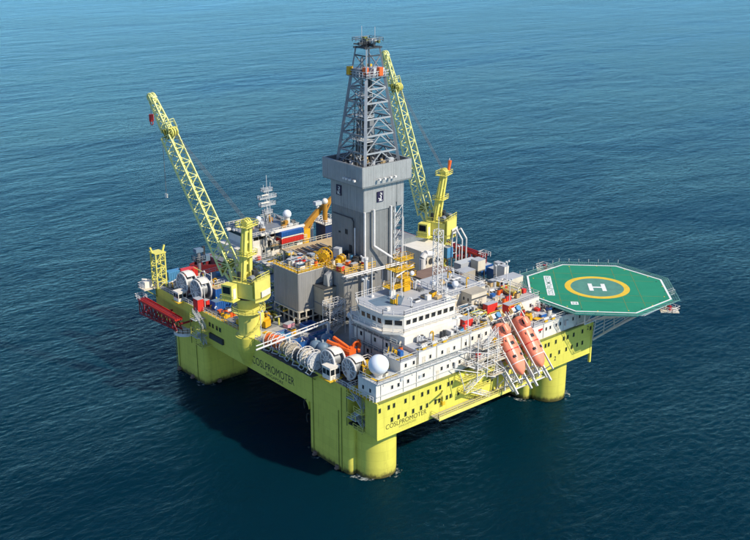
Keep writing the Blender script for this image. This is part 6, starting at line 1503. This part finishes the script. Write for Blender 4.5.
# yellow manifold between the crane pedestal and the module
t = thing('choke_manifold', 'tangle of olive and yellow manifold pipes between the crane pedestal and the grey module', 'manifold', (8.5, 44, ZD))
random.seed(5)
for k in range(34):
    x, y, z = random.uniform(6.2, 11.4), random.uniform(37.5, 47.5), ZD + random.uniform(.3, 3.2); d = random.choice(((1, 0, 0), (0, 1, 0), (0, 0, 1), (0, 1, 0))); L_ = random.uniform(1.2, 3.6)
    z2 = max(ZD + .1, z - (L_ if d[2] else 0)); MB().tube((x, y, z2), (x + d[0] * L_, y + d[1] * L_, z2 + d[2] * L_), random.uniform(.1, .24), 8).build('pipe', random.choice(['olive', 'olive', 'machine_yellow', 'crane_yellow', 'steel_grey']), t)
for k in range(9):
    x, y = random.uniform(6.5, 11.2), random.uniform(38, 47); MB().box(x - .5, x + .5, y - .4, y + .4, ZD, ZD + random.uniform(.8, 2.4)).build('valve_block', random.choice(['olive', 'machine_yellow', 'tan', 'dark_steel']), t)
# extra fittings on the supply ship
random.seed(9)
for k in range(26):
    x, y = random.uniform(40, 60), VY + random.uniform(-6.8, 6.4); h = random.uniform(.4, 1.8); MB().box(x - random.uniform(.3, .9), x + random.uniform(.3, .9), y - .5, y + .5, 20.92, 20.9 + h).build('roof_fitting', random.choice(['white', 'steel_grey', 'tan', 'orange_brown', 'steel_pale', 'dark_steel']), v)
for k in range(22):
    x, y = random.uniform(35, 60), VY - random.uniform(7.65, 8.5); z = random.choice((9.05, 13.5, 17.2)); MB().box(x - .5, x + .5, y - .4, y + .4, z, z + random.uniform(.5, 1.9)).build('deck_fitting', random.choice(['white', 'steel_grey', 'orange', 'red', 'steel_pale', 'dark_steel', 'tan']), v)
b = MB(); b.rail([(41.4, VY + 7.4, 20.9), (41.4, VY - 7.4, 20.9), (58.6, VY - 7.4, 20.9), (58.6, VY + 7.4, 20.9)], 1.1, 1.6, .06, True); b.build('roof_railing', 'white', v)
b = MB(); b.rail([(34, VY - 8.4, 9.3), (60.5, VY - 8.6, 9.3)], 1.1, 1.8, .06); b.build('side_railing', 'white', v)
MB().rail([(47, VY - 8.6, 17.2), (60.5, VY - 8.6, 17.2)], 1.1, 1.6, .06).build('wing_railing', 'white', v)

# stepped access gantry between the wheelhouse end and the lifeboats
t = thing('access_gantry', 'cluttered white access gantry of landings and stairs beside the lifeboat ramps', 'gantry', (30.5, -9, ZD))
for x in (26.0, 29.0, 32.0):
    for y in (-8.7, -10.9): MB().beam((x, y, 17.8 if y < -9 else 20.1), (x, y, 27.4), .17).build('post', 'pipe_white', t)
    MB().beam((x, -8.7, 17.9), (x, -10.9, 19.6), .15).build('bracket', 'pipe_white', t)
for x0, x1, z in ((25.8, 32.2, 20.2), (25.8, 33.6, 22.4), (27.2, 33.6, 24.6)):
    MB().box(x0, x1, -11.0, -8.7, z, z + .12).build('landing', 'cream', t); MB().rail([(x0, -8.8, z + .12), (x0, -10.95, z + .12), (x1, -10.95, z + .12), (x1, -8.8, z + .12)], 1.1, 1.1, .05).build('railing', 'pipe_white', t)
for (xa, za), (xb, zb) in (((27.0, 20.3), (30.2, 22.5)), ((31.6, 22.5), (28.6, 24.7)), ((29.2, 24.7), (32.8, 27.2))): MB().stair((xa, -9.8, za), (xb, -9.8, zb), .8).build('stair_flight', 'pipe_white', t)
for k, (x, z, m_) in enumerate(((26.6, 20.32, 'steel_pale'), (31.0, 20.32, 'beige'), (27.0, 22.52, 'red'), (32.6, 22.52, 'white'), (31.8, 24.72, 'machine_yellow'))): MB().box(x - .45, x + .45, -10.4, -9.7, z, z + 1.1).build('locker', m_, t)
for xa, xb, z in ((20.5, 26.0, 21.6), (22.0, 29.0, 25.2), (24.5, 31.0, 19.2)): MB().tube((xa, -8.9, z), (xb, -11.6, z - 1.6), .1).build('outrigger_pole', 'pipe_white', t)

t = thing('corner_platform', 'white railed platform overhanging the deck corner beside the boom rest', 'platform', (-1.5, 80.5, ZD))
MB().box(-3.6, 2.0, 79.2, 82.6, ZD - .3, ZD).build('floor', 'cream', t); MB().rail([(-3.6, 79.3, ZD), (-3.6, 82.5, ZD), (2, 82.5, ZD)], 1.2, 1.0, .06).build('railing', 'pipe_white', t)
MB().box(-2.8, -.6, 80.2, 82.0, ZD, ZD + 1.6).build('machine', 'white', t); MB().tube((-3.4, 80.6, ZD + 2.6), (1.6, 81.4, ZD + 1.0), .18, 8).build('arm', 'pipe_white', t)
for x in (-2.8, -.2): MB().beam((x, 79.4, ZD - .3), (.05, 79.4, ZD - 2.6), .22).build('bracket', 'olive', t)
t = thing('pipe_tangle', 'tangle of white service pipes around the anchor winches above the burner boom', 'pipes', (6, 66, ZD))
random.seed(31)
for k in range(30):
    x, y, z = random.uniform(5.6, 10.5), random.uniform(57.5, 74), ZD + random.uniform(.4, 4.2); d = random.choice(((1, 0, 0), (0, 1, 0), (0, 0, 1))); L_ = random.uniform(1.4, 4.2); z2 = ZD + .05 if d[2] else z
    MB().tube((x, y, z2), (x + d[0] * L_, y + d[1] * L_, z2 + d[2] * L_), random.uniform(.08, .18), 7).build('pipe', random.choice(['pipe_white', 'pipe_white', 'steel_pale', 'cream', 'crane_yellow']), t)
for k in range(10): x, y = random.uniform(5.8, 10.5), random.uniform(58, 74); MB().beam((x, y, ZD), (x, y, ZD + 4.4), .14).build('post', 'pipe_white', t)
# ================================================================== wash where the swell laps the columns
m = bpy.data.materials.new('sea_foam'); m.use_nodes = True; MATS['sea_foam'] = m
N, L = m.node_tree.nodes, m.node_tree.links
p_ = N['Principled BSDF']; p_.inputs['Base Color'].default_value = (.62, .68, .66, 1); p_.inputs['Roughness'].default_value = .8
g_ = N.new('ShaderNodeNewGeometry'); n1 = N.new('ShaderNodeTexNoise'); n1.inputs['Scale'].default_value = .9; n1.inputs['Detail'].default_value = 8; n1.inputs['Roughness'].default_value = .6; L.new(g_.outputs['Position'], n1.inputs['Vector'])
n2 = N.new('ShaderNodeTexNoise'); n2.inputs['Scale'].default_value = .16; n2.inputs['Detail'].default_value = 2; L.new(g_.outputs['Position'], n2.inputs['Vector'])
mu = N.new('ShaderNodeMath'); mu.operation = 'MULTIPLY'; L.new(n1.outputs['Fac'], mu.inputs[0]); L.new(n2.outputs['Fac'], mu.inputs[1])
mr = N.new('ShaderNodeMapRange'); L.new(mu.outputs[0], mr.inputs['Value']); mr.inputs['From Min'].default_value = .29; mr.inputs['From Max'].default_value = .42; mr.inputs['To Max'].default_value = .6
tr = N.new('ShaderNodeBsdfTransparent'); mx = N.new('ShaderNodeMixShader'); L.new(mr.outputs[0], mx.inputs[0]); L.new(tr.outputs[0], mx.inputs[1]); L.new(p_.outputs[0], mx.inputs[2]); L.new(mx.outputs[0], N['Material Output'].inputs['Surface'])
b = MB()
def annulus(a, c_, z):
    n = len(a); b._add([(x, y, z) for x, y in a] + [(x, y, z) for x, y in c_], [(k, (k + 1) % n, n + (k + 1) % n, n + k) for k in range(n)])
for x0, x1, y0, y1, ly, lx in ((0.02, 13, 0, 14.4, -1.0, 6.1), (XE - 13, XE - .02, 0, 14.4, -1.1, XE - 6.3), (.02, 13, 57, 71.5, 71.2, 6.5), (XE - 13, XE - .02, 57, 71.5, 71.2, XE - 6.5)):
    annulus(rrect(x0, x1, y0, y1, 1.3), rrect(x0 - 1.5, x1 + 1.5, y0 - 1.5, y1 + 1.5, 3.2), .03)
    annulus([(lx + 4.38 * cos(2 * pi * k / 40), ly + 4.38 * sin(2 * pi * k / 40)) for k in range(40)], [(lx + 5.8 * cos(2 * pi * k / 40), ly + 5.8 * sin(2 * pi * k / 40)) for k in range(40)], .036)
o = b.build('sea_foam', 'sea_foam'); o['kind'] = 'stuff'; o['label'] = 'thin patches of white wash around the column bases'; o['category'] = 'foam'
